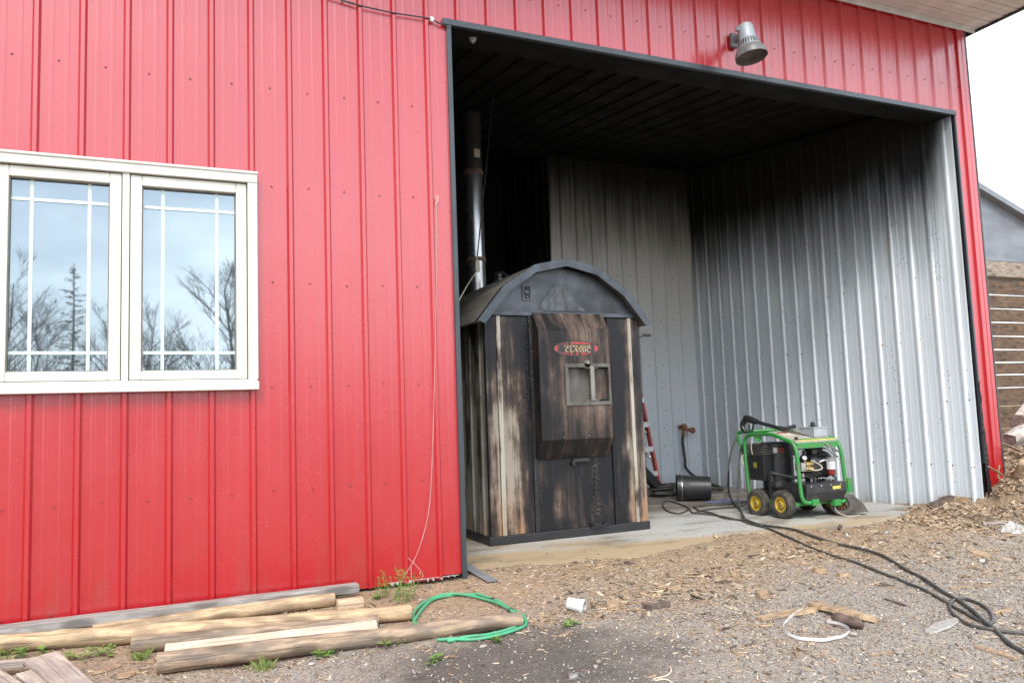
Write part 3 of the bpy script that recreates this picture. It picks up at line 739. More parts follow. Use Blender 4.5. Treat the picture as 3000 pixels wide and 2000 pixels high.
# hooded door
dz0, dz1, fz0, fz1 = .665, 1.905, .825, 1.735
dxl, dxr, fxr, pr_ = -.322, .440, .345, .135
yb, yf = BYF-.021, BYF-pr_
FXL = dxl
X = lambda v: BX+v
hx = (-.055, .335, 1.135, 1.425)
mb = MB()
V = dict(bl=(X(dxl), yb, dz0), br=(X(dxr), yb, fz0-.01), tl=(X(dxl), yb, dz1), tr=(X(fxr+.02), yb, dz1), fbl=(X(FXL), yf, fz0), fbr=(X(fxr), yf, fz0), ftl=(X(FXL), yf, fz1), ftr=(X(fxr), yf, fz1), rb=(X(dxr), yb, dz0+.04), rt=(X(dxr), yb, fz1+.01), lbr=(X(fxr+.02), yb, dz0))
order = list(V); ix = {k: i for i, k in enumerate(order)}
mb.add([V[k] for k in order], [tuple(ix[k] for k in f) for f in (('tl', 'ftl', 'ftr', 'tr'), ('bl', 'lbr', 'fbr', 'fbl'), ('tl', 'bl', 'fbl', 'ftl'), ('ftr', 'fbr', 'br', 'rt'), ('tr', 'ftr', 'rt'), ('fbr', 'lbr', 'br'))])
hw = (hx[0], hx[1])
for q in ((FXL, hx[0], fz0, fz1), (hx[1], fxr, fz0, fz1), (hx[0], hx[1], fz0, hx[2]), (hx[0], hx[1], hx[3], fz1)):
    mb.add([(X(q[0]), yf, q[2]), (X(q[1]), yf, q[2]), (X(q[1]), yf, q[3]), (X(q[0]), yf, q[3])], [(0, 1, 2, 3)])
door = bo.part('door', mb, M['boilerdoor'])
mb = MB(); dp = yf+.07
mb.add([(X(a), y, z) for y in (yf, dp) for a, z in ((hx[0], hx[2]), (hx[1], hx[2]), (hx[1], hx[3]), (hx[0], hx[3]))], [(4, 5, 6, 7), (0, 1, 5, 4), (1, 2, 6, 5), (2, 3, 7, 6), (3, 0, 4, 7)])
bo.part('handle_recess', mb, M['recess'], door)
mb = MB(); t = .032
for q in ((hx[0]-t, hx[0], hx[2]-t, hx[3]+t), (hx[1], hx[1]+t*.6, hx[2]-t, hx[3]+t), (hx[0], hx[1], hx[2]-t, hx[2]), (hx[0], hx[1], hx[3], hx[3]+t)):
    mb.box(X(q[0]), X(q[1]), yf-.008, yf-.001, q[2], q[3])
mb.lathe([(.034, 0), (.034, .007)], frame_to((X(.13), yf-.001, hx[3]+t+.002), (0, -1, 0)), 14)
bo.part('recess_frame', mb, M['recess'], door, bevel=.002)
mb = MB(); mb.lathe([(.016, 0), (.014, .01), (0, .013)], frame_to((X(.13), yf-.0085, hx[3]+t+.006), (0, -1, 0)), 10); bo.part('latch_bolt', mb, M['handle'], door, smooth='auto')
mb = MB(); mb.box(X(.155), X(.195), yf-.01, yf+.012, hx[2]+.004, hx[3]+.008); mb.box(X(.11), X(.24), yf+.0, yf+.04, hx[3]-.012, hx[3]-.002); mb.box(X(.11), X(.24), yf+.0, yf+.04, hx[2]+.002, hx[2]+.012)
bo.part('door_handle', mb, M['handle'], door, bevel=.005)
mb = MB(); 
mb.add([(X(.20), yf+.02, hx[2]+.014), (X(.325), yf+.02, hx[2]+.014), (X(.325), yf+.02, hx[3]-.014), (X(.20), yf+.02, hx[3]-.014)], [(0, 1, 2, 3)])
bo.part('latch_plate', mb, M['boilerdoor'], door)
# rivets on the door
mb = MB()
for (x, z) in ((-.02, 1.70), (.24, 1.70), (.30, 1.765), (-.12, .845), (.12, .845), (.325, 1.745)):
    mb.lathe([(.008, 0), (.006, .006), (0, .008)], frame_to((X(x), yf-.0005 if z < 1.735 else yf+.022, z), (0, -1, 0)), 8)
bo.part('door_bolts', mb, M['darksteel'], door)
# emblem: oval sticker
cx, cz, ea, eb = .035, 1.585, .222, .066
def oval(mb, a, b, y, n=40, cz_=cz):
    mb.add([(X(cx+a*math.cos(2*math.pi*k/n)), y, cz_+b*math.sin(2*math.pi*k/n)) for k in range(n)], [tuple(range(n))])
mb = MB(); oval(mb, ea, eb, yf-.0010); bo.part('emblem', mb, M['badge_dark'], door)
mb = MB(); oval(mb, ea-.010, eb-.008, yf-.0016); bo.part('emblem_field', mb, M['badge_red'], door)
mb = MB(); mb.box(X(cx-.165), X(cx+.175), yf-.0026, yf-.0020, cz-.036, cz+.036); bo.part('emblem_band', mb, M['badge_dark'], door)
def text(s, size, loc, mat, name, parent, off, sx=1.0, shear=0.):
    cu = bpy.data.curves.new(name, 'FONT'); cu.body = s; cu.size = size; cu.align_x = 'CENTER'; cu.extrude = .0004; cu.offset = .0; cu.shear = shear
    tmp = bpy.data.objects.new('tmp', cu); COL.objects.link(tmp)
    me = bpy.data.meshes.new_from_object(tmp); bpy.data.objects.remove(tmp); me.name = name
    for v in me.vertices: x, y, z = v.co; v.co = Vector((x*sx, -z, y)) + Vector(loc) - off
    me.materials.clear(); me.materials.append(mat)
    o = bpy.data.objects.new(name, me); COL.objects.link(o); o.parent = parent; return o
text('CENTRAL BOILER', .026, (X(cx+.01), yf-.0034, cz+.010), M['badge_gold'], 'emblem_lettering', door, bo.o, 1.25)
text('CLASSIC', .052, (X(cx+.01), yf-.0034, cz-.030), M['badge_gold'], 'emblem_lettering', door, bo.o, 1.30, .15)
# ash door latch, tar runs, side lug
mb = MB(); mb.box(X(.02), X(.17), BYF-.035, BYF-.004, .625, .655); mb.box(X(.0), X(.03), BYF-.045, BYF-.004, .600, .64); bo.part('latch', mb, M['boilerbase'], bevel=.004)
mb = MB()
for k in range(150):
    z = random.uniform(.09, .66); x = .235+random.gauss(0, .020)+.008*math.sin(z*9); r = random.uniform(.004, .011)
    mb.lathe([(r, 0), (r*.8, r*.5), (0, r*.8)], frame_to((X(x), BYF-.0045, z), (random.uniform(-.4, .4), -1, random.uniform(-.4, .4))), 6)
for k in range(30):
    r = random.uniform(.01, .022); mb.lathe([(r, 0), (r*.8, r*.5), (0, r*.8)], frame_to((X(.24+random.gauss(0, .045)), BYF-.02-random.random()*.02, .07+abs(random.gauss(0, .012))), (0, -.3, 1)), 6)
tag(bo.part('tar_run', mb, M['tar']), kind='stuff')
mb = MB()
for k in range(60):
    z = random.uniform(1.0, 1.85); r = random.uniform(.004, .011)
    mb.lathe([(r, 0), (r*.8, r*.5), (0, r*.8)], frame_to((X(-.37+random.gauss(0, .012)), BYF-.0045, z), (0, -1, random.uniform(-.3, .3))), 6)
tag(bo.part('tar_run', mb, M['tar']), kind='stuff')
mb = MB(); mb.tube([(X(.74), BYF+.0, 1.70), (X(.80), BYF-.02, 1.715), (X(.86), BYF-.02, 1.712)], .010, 6); mb.box(X(.79), X(.87), BYF-.03, BYF-.01, 1.712, 1.73); bo.part('side_lug', mb, M['boilerbase'])
mb = MB(); mb.lathe([(.05, 0), (.05, .06), (.035, .075), (.035, .10)], frame_to((X(-.10), BYF+1.15, 2.34), (0, 0, 1)), 12); mb.tube([(X(-.14), BYF+1.15, 2.44), (X(-.06), BYF+1.15, 2.46), (X(.0), BYF+1.15, 2.42)], .02, 6); bo.part('vent_cap', mb, M['boilerbase'], smooth='auto')

# chimney on the boiler
cp = PX(1392, 700, 1, 2.62)
ch = T('chimney_pipe', (cp.x, 2.62, 2.2), 'stainless chimney pipe rising from the boiler roof', 'chimney')
r = .098
top = ceil(2.62)-.02
zA = PX(1390, 765, 1, 2.62).z; zB = PX(1390, 510, 1, 2.62).z
for a, b in ((2.2, zA), (zA+.02, zB), (zB+.02, top)):
    mb = MB(); mb.lathe([(r, a), (r, b)], Matrix.Translation((cp.x, 2.62, 0)), 28, False)
    ch.part('pipe_section', mb, M['galv'] if b < 3.6 else plain('sooted chimney', (.06, .055, .05), (.03, .028, .026), (5, 5, 2), rough=.45, metal=.3), smooth='auto')
for a in (zA, zB):
    mb = MB(); mb.lathe([(r, a-.012), (r+.008, a-.008), (r+.008, a+.028), (r, a+.032)], Matrix.Translation((cp.x, 2.62, 0)), 28, False); ch.part('band', mb, M['rustband'], smooth='auto')
lab = PX(1398, 458, 1, 2.62)
mb = MB(); n = 7
vs = []
for j in (0, 1):
    for i in range(n+1):
        an = R(-90-12+i*6); vs.append((cp.x+(r+.002)*math.cos(an)+.0, 2.62+(r+.002)*math.sin(an), lab.z-.045+.09*j))
mb.add(vs, [(i, i+1, n+2+i, n+1+i) for i in range(n)]); ch.part('paper_label', mb, M['paper'])

# cord and pulley by the chimney
ya = 1.9
a, b, c = PX(1443, 224, 1, ya), PX(1397, 765, 1, ya), PX(1337, 895, 1, 1.3)
cd_ = T('pull_cord', tuple(b), 'dark pull cord with a small pulley hanging beside the chimney pipe', 'cord')
a.z = min(a.z, ceil(ya)-.02)
mb = MB(); mb.tube([a, b], .006, 6); cd_.part('cord', mb, M['cable'])
mb = MB(); mb.box(b.x-.022, b.x+.022, ya-.02, ya+.02, b.z-.10, b.z-.0); mb.tube([(b.x, ya, b.z), (b.x, ya, b.z+.05)], .008, 6); cd_.part('pulley', mb, M['paper'], bevel=.008)
mb = MB(); mb.tube(spline([(b.x, ya, b.z-.09), tuple((Vector(b)+Vector(c))/2-Vector((0, 0, .03))), tuple(c)], 5), .006, 6); cd_.part('rope_end', mb, M['rope'])

# ------------------------------------------------------------------ stepladder
lf = PX(1937, 1442, 1, 3.35)
la = T('step_ladder', (6.40, 3.35, 0), 'red fibreglass stepladder with aluminium steps behind the boiler', 'ladder')
def rail(xb, xt, y0, y1, z0, z1, mat, name, w=.07, t=.028):
    mb = MB(); A = Vector((xb, y0, z0)); B = Vector((xt, y1, z1)); d = (B-A)
    f = frame_to(A, d, (0, 1, 0)); mb.box(-w/2, w/2, -t/2, t/2, 0, d.length, f); return la.part(name, mb, mat, bevel=.003)
rail(6.40, 6.10, 3.35, 3.42, .09, 1.95, M['fibreglass'], 'front_rail')
rail(6.405, 6.385, 3.348, 3.353, .012, .10, M['alu'], 'rail_foot', .076, .034)
rail(5.95, 5.80, 3.30, 3.40, .012, 1.95, M['fibreglass'], 'front_rail')
rail(6.33, 6.14, 3.95, 3.52, .012, 1.93, M['fibreglass'], 'rear_rail', .06)
rail(6.02, 5.84, 3.95, 3.50, .012, 1.93, M['fibreglass'], 'rear_rail', .06)
for z in (.29, .59, .89, 1.19, 1.49, 1.79):
    f = (z-.09)/1.86; xr = 6.40-.30*f; mb = MB(); mb.box(5.93-.13*f, xr-.015, 3.30, 3.40, z-.026, z+.0); mb.box(5.93-.13*f, xr-.015, 3.298, 3.302, z-.055, z+.006)
    la.part('step', mb, M['alu'])
for z in (.44, .74):
    f = (z-.09)/1.86; mb = MB(); A = Vector((6.36-.30*f, 3.37, z+.02)); B = Vector((6.08, 3.55, z+.20)); mb.tube([A, B], .02, 6); la.part('brace', mb, M['alu'])
mb = MB(); mb.box(5.78, 6.13, 3.36, 3.56, 1.95, 1.99); la.part('top_cap', mb, M['blackpl'], bevel=.01)
# black chute leaning at its foot
pa, pb = PX(1885, 1405, 1, 3.2), PX(1935, 1455, 1, 3.2)
mb = MB(); f = frame_to((6.02, 3.16, .34), Vector((.34, .02, -.33)), (0, 1, 0)); mb.box(-.06, .06, -.05, .05, 0, .46, f)
tag(mb.build('black_chute', M['blackpl'], bevel=.01, origin=(6.2, 3.17, 0)), 'black plastic channel leaning against the foot of the red stepladder', 'channel')

# ------------------------------------------------------------------ bucket, rag, wall hose
bl, br_ = GR(*Z3(470, 985)), GR(*Z3(770, 1005))
ax = Vector((br_.x-bl.x, br_.y-bl.y, 0)); ax = Vector((.50, -.30, 0)).normalized()
bk0 = Vector((6.16, 2.66, .148)); L = .37
f = frame_to(bk0, ax+Vector((0, 0, -.035)))
bu = T('bucket', (6.3, 2.6, 0), 'black plastic bucket lying on its side against the wall hose', 'bucket')
mb = MB(); mb.lathe([(.0, .008), (.10, .008), (.138, .004), (.142, 0), (.148, 0), (.146, .02), (.150, .022), (.150, .055), (.146, .057), (.143, .075), (.132, L), (.128, L), (.126, L-.012), (.0, L-.012)], f, 36, False)
bu.part('shell', mb, M['bucket'], smooth='auto')
mb = MB(); mb.tube([f @ Vector((.150*math.cos(t), .150*math.sin(t), .05-.0)) for t in [R(-20+i*20) for i in range(12)]], .0035, 6); bu.part('bail_handle', mb, M['steel'])
rg = GR(*Z3(850, 1000)); mb = MB(); n = 12; vs = []
for j in range(n+1):
    for i in range(n+1):
        x = rg.x+(i/n-.5)*.44; y = rg.y+(j/n-.5)*.20+.03*math.sin(i*.9); vs.append((x, y, .006+.045*max(0, mnoise.noise((i*.45, j*.6, 5))+.25)*(1-abs(i/n-.5)*1.7)*(1-abs(j/n-.5)*1.6)))
mb.add(vs, [(j*(n+1)+i, j*(n+1)+i+1, (j+1)*(n+1)+i+1, (j+1)*(n+1)+i) for j in range(n) for i in range(n)])
o = mb.build('rag', M['rag'], smooth=True, origin=(rg.x, rg.y, 0)); so = o.modifiers.new('thick', 'SOLIDIFY'); so.thickness = .004
tag(o, 'crumpled blue-violet rag on the slab beside the black bucket', 'rag')
hv = [PX(*Z3(x, y), 1, 4.02) for x, y in ((470, 355), (470, 450), (490, 600), (506, 700), (498, 790), (470, 840))]
hv = [Vector(p) for p in hv]; hv[0].y = 4.0; hv[4].y = 3.7; hv[5].y = 3.2; hv.append(Vector((6.45, 3.0, .12))); hv.append(Vector((6.3, 2.9, .05)))
wh = T('wall_hose', (hv[0].x, 4.03, 0), 'black hose hanging from a rusty tap on the back wall', 'hose')
mb = MB(); mb.tube(spline(hv, 6), .020, 8); wh.part('hose', mb, M['hose'], smooth=True)
t0 = hv[0]+Vector((0, 0, .06))
mb = MB(); mb.lathe([(.030, -.03), (.042, -.01), (.042, .03), (.02, .05)], frame_to(t0, (0, -1, .1)), 12); mb.tube([t0+Vector((0, .09, 0)), t0, t0+Vector((.03, -.03, -.03)), t0+Vector((.10, -.05, -.05))], .026, 8)
mb.lathe([(.045, 0), (.045, .015)], frame_to(t0+Vector((.10, -.06, -.05)), (0, -1, 0)), 8); mb.tube([t0, t0+Vector((-.01, -.01, -.13))], .018, 8); wh.part('tap', mb, M['rust'], smooth='auto')

# ------------------------------------------------------------------ pressure washer
WX_, WY_ = 6.37, 1.03
pw = T('pressure_washer', (WX_, WY_, 0), 'green-framed pressure washer cart with yellow wheel hubs on the slab', 'pressure washer')
NX, FXW = WX_-.27, WX_+.275
def wp(x, y, z): return (x, WY_+y, z)
# frames
near = spline([wp(NX, .335, .16), wp(NX, .352, .40), wp(NX, .365, .62), wp(NX, .350, .72), wp(NX, .27, .765), wp(NX, .10, .772), wp(NX, -.04, .768), wp(NX, -.18, .728), wp(NX, -.285, .695), wp(NX, -.330, .625), wp(NX+.004, -.338, .50), wp(NX+.010, -.345, .27), wp(NX+.018, -.352, .19), wp(NX+.05, -.356, .152), wp(NX+.12, -.356, .150)], 5)
mb = MB(); mb.tube(near, .0185, 12); pw.part('frame_tube', mb, M['green'], smooth=True)
far = spline([wp(FXW, .335, .16), wp(FXW, .352, .40), wp(FXW, .365, .62), wp(FXW, .350, .72), wp(FXW, .27, .765), wp(FXW, .10, .772), wp(FXW, -.04, .768), wp(FXW, -.18, .728), wp(FXW, -.285, .695), wp(FXW, -.330, .625), wp(FXW+.01, -.338, .50), wp(FXW+.022, -.345, .27), wp(FXW+.014, -.352, .17), wp(FXW-.03, -.356, .132), wp(FXW-.10, -.356, .130)], 5)
mb = MB(); mb.tube(far, .0185, 12); pw.part('frame_tube', mb, M['green'], smooth=True)
hp = [wp(NX, .365, .54)]+[tuple(PX(*Z5(x, y), 0, xx)) for x, y, xx in ((190, 530, 6.16), (150, 430, 6.22), (140, 370, 6.24), (185, 335, 6.26), (300, 328, 6.32), (450, 318, 6.42), (600, 312, 6.52), (655, 322, 6.56))]+[wp(FXW, .02, .775)]
mb = MB(); mb.tube(spline(hp, 5), .0185, 10); pw.part('push_handle', mb, M['green'], smooth=True)
mb = MB(); mb.box(NX+.11, NX+.19, WY_-.385, WY_-.33, .120, .178); pw.part('frame_foot', mb, M['green'], bevel=.004)
mb = MB(); mb.box(FXW-.17, FXW-.09, WY_-.385, WY_-.33, .098, .156); pw.part('frame_foot', mb, M['green'], bevel=.004)
mb = MB(); mb.box(FXW+.02, FXW+.075, WY_-.375, WY_-.32, .21, .34); pw.part('hose_bracket', mb, M['green'], bevel=.003)
mb = MB(); mb.box(NX-.02, FXW+.01, WY_-.30, WY_+.30, .118, .150); pw.part('axle_rail', mb, M['green'])
# top panel
mb = MB(); q = [(.05, .772), (-.30, .688)]
def slope(y): return .772+(y-.05)*(.772-.688)/.35
vs = [wp(x, y, slope(y)+dz) for dz in (.006, .022) for y in (.05, -.315) for x in (NX+.02, FXW-.018)]
mb.add(vs, [(0, 1, 3, 2), (4, 6, 7, 5), (0, 4, 5, 1), (2, 3, 7, 6), (0, 2, 6, 4), (1, 5, 7, 3)]); tp = pw.part('top_panel', mb, M['platetop'])
mb = MB(); mb.box(NX+.022, FXW-.02, WY_-.325, WY_-.317, .640, .692); pw.part('panel_lip', mb, M['green'], tp)
mb = MB(); vs = [wp(x, y, slope(y)+.0225+dz) for dz in (0, .002) for y in (-.28, -.315) for x in (NX+.06, FXW-.02)]
mb.add(vs, [(0, 1, 3, 2), (4, 6, 7, 5), (0, 4, 5, 1), (2, 3, 7, 6), (0, 2, 6, 4), (1, 5, 7, 3)]); pw.part('pinstripe', mb, M['yellowline'], tp)
mb = MB(); vs = [wp(x, y, slope(y)+.0225+dz) for dz in (0, .0015) for y in (-.245, -.275) for x in (NX+.04, FXW-.02)]
mb.add(vs, [(0, 1, 3, 2), (4, 6, 7, 5), (0, 4, 5, 1), (2, 3, 7, 6), (0, 2, 6, 4), (1, 5, 7, 3)]); pw.part('panel_edge', mb, M['green'], tp)
mb = MB(); mb.box(NX+.07, NX+.095, WY_-.27, WY_-.245, slope(-.26)+.02, slope(-.26)+.048); pw.part('knob', mb, M['blackpl'], tp, bevel=.003)
mb = MB(); mb.box(FXW-.20, FXW-.03, WY_-.22, WY_-.03, .735, .815); sb = pw.part('switch_box', mb, M['greybox'], bevel=.004)
mb = MB(); mb.box(FXW-.205, FXW-.025, WY_-.225, WY_-.025, .815, .826); pw.part('lid', mb, M['greybox'], sb, bevel=.003)
mb = MB(); mb.box(FXW-.14, FXW-.085, WY_-.15, WY_-.09, .8265, .835); mb.box(FXW-.13, FXW-.095, WY_-.132, WY_-.108, .835, .872); pw.part('rotary_switch', mb, M['blackpl'], sb, bevel=.003)
# chassis, tub, tank
mb = MB()
tub = [(-.36, .150), (-.385, .235), (-.385, .315), (-.10, .315), (-.10, .150)]
n = len(tub); x0, x1 = NX+.045, FXW-.01
mb.add([wp(x0, y, z) for y, z in tub]+[wp(x1, y, z) for y, z in tub], [tuple(range(n)), tuple(range(2*n-1, n-1, -1))]+[((i+1) % n, i, n+i, n+(i+1) % n) for i in range(n)])
pw.part('front_tub', mb, M['blackst'], bevel=.004)
mb = MB(); mb.box(NX+.03, FXW-.01, WY_-.10, WY_+.30, .152, .235); pw.part('chassis', mb, M['blackst'], bevel=.004)
mb = MB(); mb.box(NX-.005, NX+.03, WY_+.02, WY_+.05, .16, .42); pw.part('upright', mb, M['blackst'])
mb = MB(); mb.box(NX-.01, NX+.06, WY_-.06, WY_+.03, .275, .325); pw.part('bracket', mb, M['blackst'], bevel=.004)
mb = MB(); mb.lathe([(.0, .24), (.150, .24), (.150, .64), (.157, .645), (.157, .672), (.145, .682), (0, .685)], Matrix.Translation((WX_-.02, WY_+.19, 0)), 28, False); tk = pw.part('tank', mb, M['blackst'], smooth='auto')
mb = MB(); vs = []
for j in (0, 1):
    for i in range(6): an = R(212+i*8); vs.append((WX_-.02+.1515*math.cos(an), WY_+.19+.1515*math.sin(an), .585+.05*j))
mb.add(vs, [(i, i+1, 7+i, 6+i) for i in range(5)]); pw.part('warning_label', mb, M['redpl'], tk)
mb = MB(); mb.add([tuple(Vector(v)+Vector((-.0008, -.0008, 0))) for v in vs[:3]+vs[6:9]], [(0, 1, 4, 3), (1, 2, 5, 4)]); pw.part('warning_label', mb, M['white'], tk)
# battery-like box with emblem on the near side
mb = MB(); x0, x1, y0, y1 = NX-.012, NX+.12, WY_+.10, WY_+.325
mb.add([(x0, y0, .325), (x1, y0, .325), (x1, y1-.02, .325), (x0, y1-.02, .325), (x0, y0-.01, .565), (x1, y0-.01, .565), (x1, y1, .565), (x0, y1, .565)], [(0, 3, 2, 1), (4, 5, 6, 7), (0, 1, 5, 4), (1, 2, 6, 5), (2, 3, 7, 6), (3, 0, 4, 7)])
sx_ = pw.part('side_box', mb, M['blackpl'], bevel=.006)
mb = MB(); ey, ez = WY_+.215, .470
def rr(mb, hw, hh, x, rad=.008):
    pts = []
    for (cy_, cz_, a0) in ((hw-rad, hh-rad, 0), (-hw+rad, hh-rad, 90), (-hw+rad*1.4, -hh+rad*1.4, 180), (hw-rad*1.4, -hh+rad*1.4, 270)):
        pts += [(ey+cy_+rad*math.cos(R(a0+i*30)), ez+cz_+rad*math.sin(R(a0+i*30))) for i in range(4)]
    mb.add([(x, y, z) for y, z in pts], [tuple(range(len(pts)-1, -1, -1))])
rr(mb, .026, .027, x0-.0010); pw.part('emblem', mb, M['yellow'], sx_)
mb = MB(); rr(mb, .022, .023, x0-.0016); pw.part('emblem_field', mb, M['green'], sx_)
mb = MB()   # leaping animal
deer = [(.017, -.002), (.012, .004), (.004, .005), (-.004, .003), (-.008, .010), (-.012, .018), (-.015, .010), (-.017, .006), (-.012, .004), (-.009, -.003), (-.015, -.013), (-.010, -.013), (-.003, -.004), (.006, -.004), (.013, -.012), (.016, -.011), (.012, -.003)]
mb.add([(x0-.0022, ey+a*1.0, ez+b) for a, b in deer], [tuple(range(len(deer)))]); pw.part('emblem_figure', mb, M['yellow'], sx_)
# motor
f = frame_to((WX_+.02, WY_-.14, .465), (1, 0, 0))
mb = MB(); mb.lathe([(0, 0), (.10, 0), (.115, .015), (.118, .03), (.118, .19), (.126, .192), (.130, .20), (.130, .225), (.112, .248), (0, .252)], f, 28, False); mt = pw.part('motor', mb, M['blackst'], smooth='auto')
mb = MB(); mb.box(WX_+.06, WX_+.19, WY_-.20, WY_-.09, .585, .635); pw.part('terminal_box', mb, M['blackpl'], mt, bevel=.008)
mb = MB(); mb.box(WX_+.005, WX_+.065, WY_-.25, WY_-.17, .575, .625); pw.part('capacitor_box', mb, M['blackpl'], mt, bevel=.006)
mb = MB()
for i in range(3): mb.lathe([(.011, 0), (.011, .025), (0, .028)], frame_to((WX_+.10+.038*i, WY_-.235, .545), (0, -.6, .8)), 8)
pw.part('vent_plugs', mb, M['blackpl'], mt)
mb = MB(); mb.box(WX_+.05, WX_+.2, WY_-.2, WY_-.09, .315, .352); pw.part('motor_foot', mb, M['blackst'], mt)
# pump
mb = MB(); mb.box(WX_-.135, WX_-.075, WY_-.245, WY_-.16, .42, .50); pm = pw.part('pump_head', mb, M['steel'], bevel=.006)
mb = MB(); mb.box(WX_-.073, WX_+.02, WY_-.23, WY_-.13, .415, .505)
for i in range(3):
    mb.lathe([(.017, 0), (.017, .018), (.010, .022)], frame_to((WX_-.058+.03*i, WY_-.231, .485), (0, -1, 0)), 8); mb.lathe([(.017, 0), (.017, .018), (.010, .022)], frame_to((WX_-.058+.03*i, WY_-.231, .440), (0, -1, 0)), 8)
pw.part('manifold', mb, M['brass'], pm, bevel=.003)
mb = MB(); mb.lathe([(.014, .505), (.014, .545), (.010, .55)], Matrix.Translation((WX_-.04, WY_-.19, 0)), 10); pw.part('unloader', mb, M['brass'], pm)
mb = MB(); mb.lathe([(.019, .55), (.019, .60), (.015, .612)], Matrix.Translation((WX_-.04, WY_-.19, 0)), 12); pw.part('unloader_knob', mb, M['blackpl'], pm, smooth='auto')
mb = MB()
for (x, z) in ((-.10, .385), (.0, .34), (.05, .335)): mb.lathe([(.012, 0), (.012, .035), (.007, .04)], Matrix.Translation((WX_+x, WY_-.22, z-.02)), 8)
mb.tube([(WX_+.06, WY_-.25, .345), (WX_+.12, WY_-.26, .35), (WX_+.17, WY_-.26, .33), (WX_+.22, WY_-.24, .33)], .007, 6); mb.tube([(WX_+.06, WY_-.27, .50), (WX_+.11, WY_-.28, .515), (WX_+.15, WY_-.285, .51)], .009, 6); pw.part('steel_fittings', mb, M['steel'], pm)
# filter
F = Matrix.Translation((WX_+.175, WY_-.30, 0))
mb = MB(); mb.lathe([(.040, .505), (.042, .535), (.036, .54), (0, .54)], F, 20); fl = pw.part('filter_head', mb, M['steel'], smooth='auto')
mb = MB(); mb.lathe([(.041, .430), (.041, .504)], F, 20); pw.part('filter_label', mb, M['white'], fl, smooth='auto')
mb = MB(); mb.lathe([(.0, .372), (.020, .372), (.034, .385), (.036, .429)], F, 20); pw.part('filter_bowl', mb, M['redpl'], fl, smooth='auto')
# hoses on the cart
mb = MB(); mb.tube(spline([wp(NX+.01, .03, .405), wp(NX+.07, -.04, .385), wp(NX+.16, -.13, .36), wp(NX+.26, -.2, .37)], 5), .016, 8); pw.part('suction_hose', mb, M['rubber'], smooth=True)
mb = MB(); mb.tube(spline([wp(WX_-.02, -.25, .52), wp(WX_+.05, -.28, .48), wp(WX_+.06, -.30, .44), wp(WX_-.03, -.30, .43), wp(WX_-.08, -.28, .45)], 6), .006, 6); mb.tube(spline([wp(NX+.01, .26, .76), wp(NX-.005, .265, .66), wp(NX-.0, .26, .57)], 5), .005, 6); mb.tube(spline([wp(NX+.0, .36, .58), wp(NX-.03, .38, .54), wp(NX-.02, .37, .46)], 5), .006, 6); pw.part('clear_tube', mb, M['rope'], smooth=True)
mb = MB()
for i in range(7):
    z = .555+.017*i; a = .012*math.sin(i*2.3)
    mb.tube(spline([wp(NX+.03, .30+a, z), wp(NX+.02, .43, z+.004), wp(WX_+.0, .50+a, z), wp(FXW-.05, .43, z-.004), wp(FXW-.06, .22+a, z), wp(WX_+.12, .10, z), wp(NX+.10, .12, z)], 5, True), .0095, 6, closed=True)
pw.part('coiled_hose', mb, M['hose'], smooth=True)
mb = MB()
for k in range(5):
    x = WX_+.0+.045*k
    mb.tube(spline([wp(x, -.28, .655), wp(x+.03, -.24, .625), wp(x+.02, -.2, .615), wp(x+.06, -.16, .61+.01*(k % 2))], 4), .0045, 5)
mb.tube(spline([wp(FXW-.02, -.32, .645), wp(FXW-.05, -.33, .60), wp(FXW-.085, -.32, .60), wp(FXW-.09, -.31, .65)], 5), .003, 5)
pw.part('wiring', mb, M['cable'], smooth=True)
mb = MB(); mb.lathe([(.0, .0), (.030, .004), (.034, .02), (.036, .02), (.030, -.003), (0, -.004)], frame_to(wp(NX-.01, .15, .735), (-.75, -.5, -.1)), 16, False); pw.part('hook', mb, M['green'], smooth='auto')
mb = MB()
for x in (NX+.10, NX+.22, NX+.34, NX+.46):
    mb.lathe([(.008, 0), (.008, .005), (0, .006)], frame_to((x, WY_-.3855, .295), (0, -1, 0)), 6)
for y in (-.30, -.2, .0, .1): mb.lathe([(.007, 0), (.007, .005), (0, .006)], frame_to((NX+.02, WY_+y, .135), (-1, 0, 0)), 6)
pw.part('bolts', mb, M['steel'])
mb = MB(); mb.lathe([(.024, 0), (.024, .016), (.021, .018), (0, .018)], frame_to((WX_-.09, WY_-.235, .545), (-.2, -1, .25)), 18, False); gg = pw.part('pressure_gauge', mb, M['steel'], smooth='auto')
mb = MB(); mb.lathe([(.019, .0185), (0, .0186)], frame_to((WX_-.09, WY_-.235, .545), (-.2, -1, .25)), 18, False); pw.part('gauge_dial', mb, M['white'], gg)
mb = MB(); mb.add([wp(NX+.36, -.386, .255), wp(NX+.46, -.386, .255), wp(NX+.46, -.386, .283), wp(NX+.36, -.386, .283)], [(0, 1, 2, 3)]); pw.part('maker_plate', mb, M['yellowline'])
mb = MB(); vs = [wp(x, y, slope(y)+.0228) for y in (.02, -.13) for x in (NX+.07, NX+.22)]; mb.add(vs, [(0, 1, 3, 2)]); pw.part('instruction_label', mb, M['paper'], tp)
mb = MB(); vs = [wp(x, y, slope(y)+.0232) for y in (.015, -.03) for x in (NX+.075, NX+.215)]; mb.add(vs, [(0, 1, 3, 2)]); pw.part('instruction_label', mb, M['redpl'], tp)
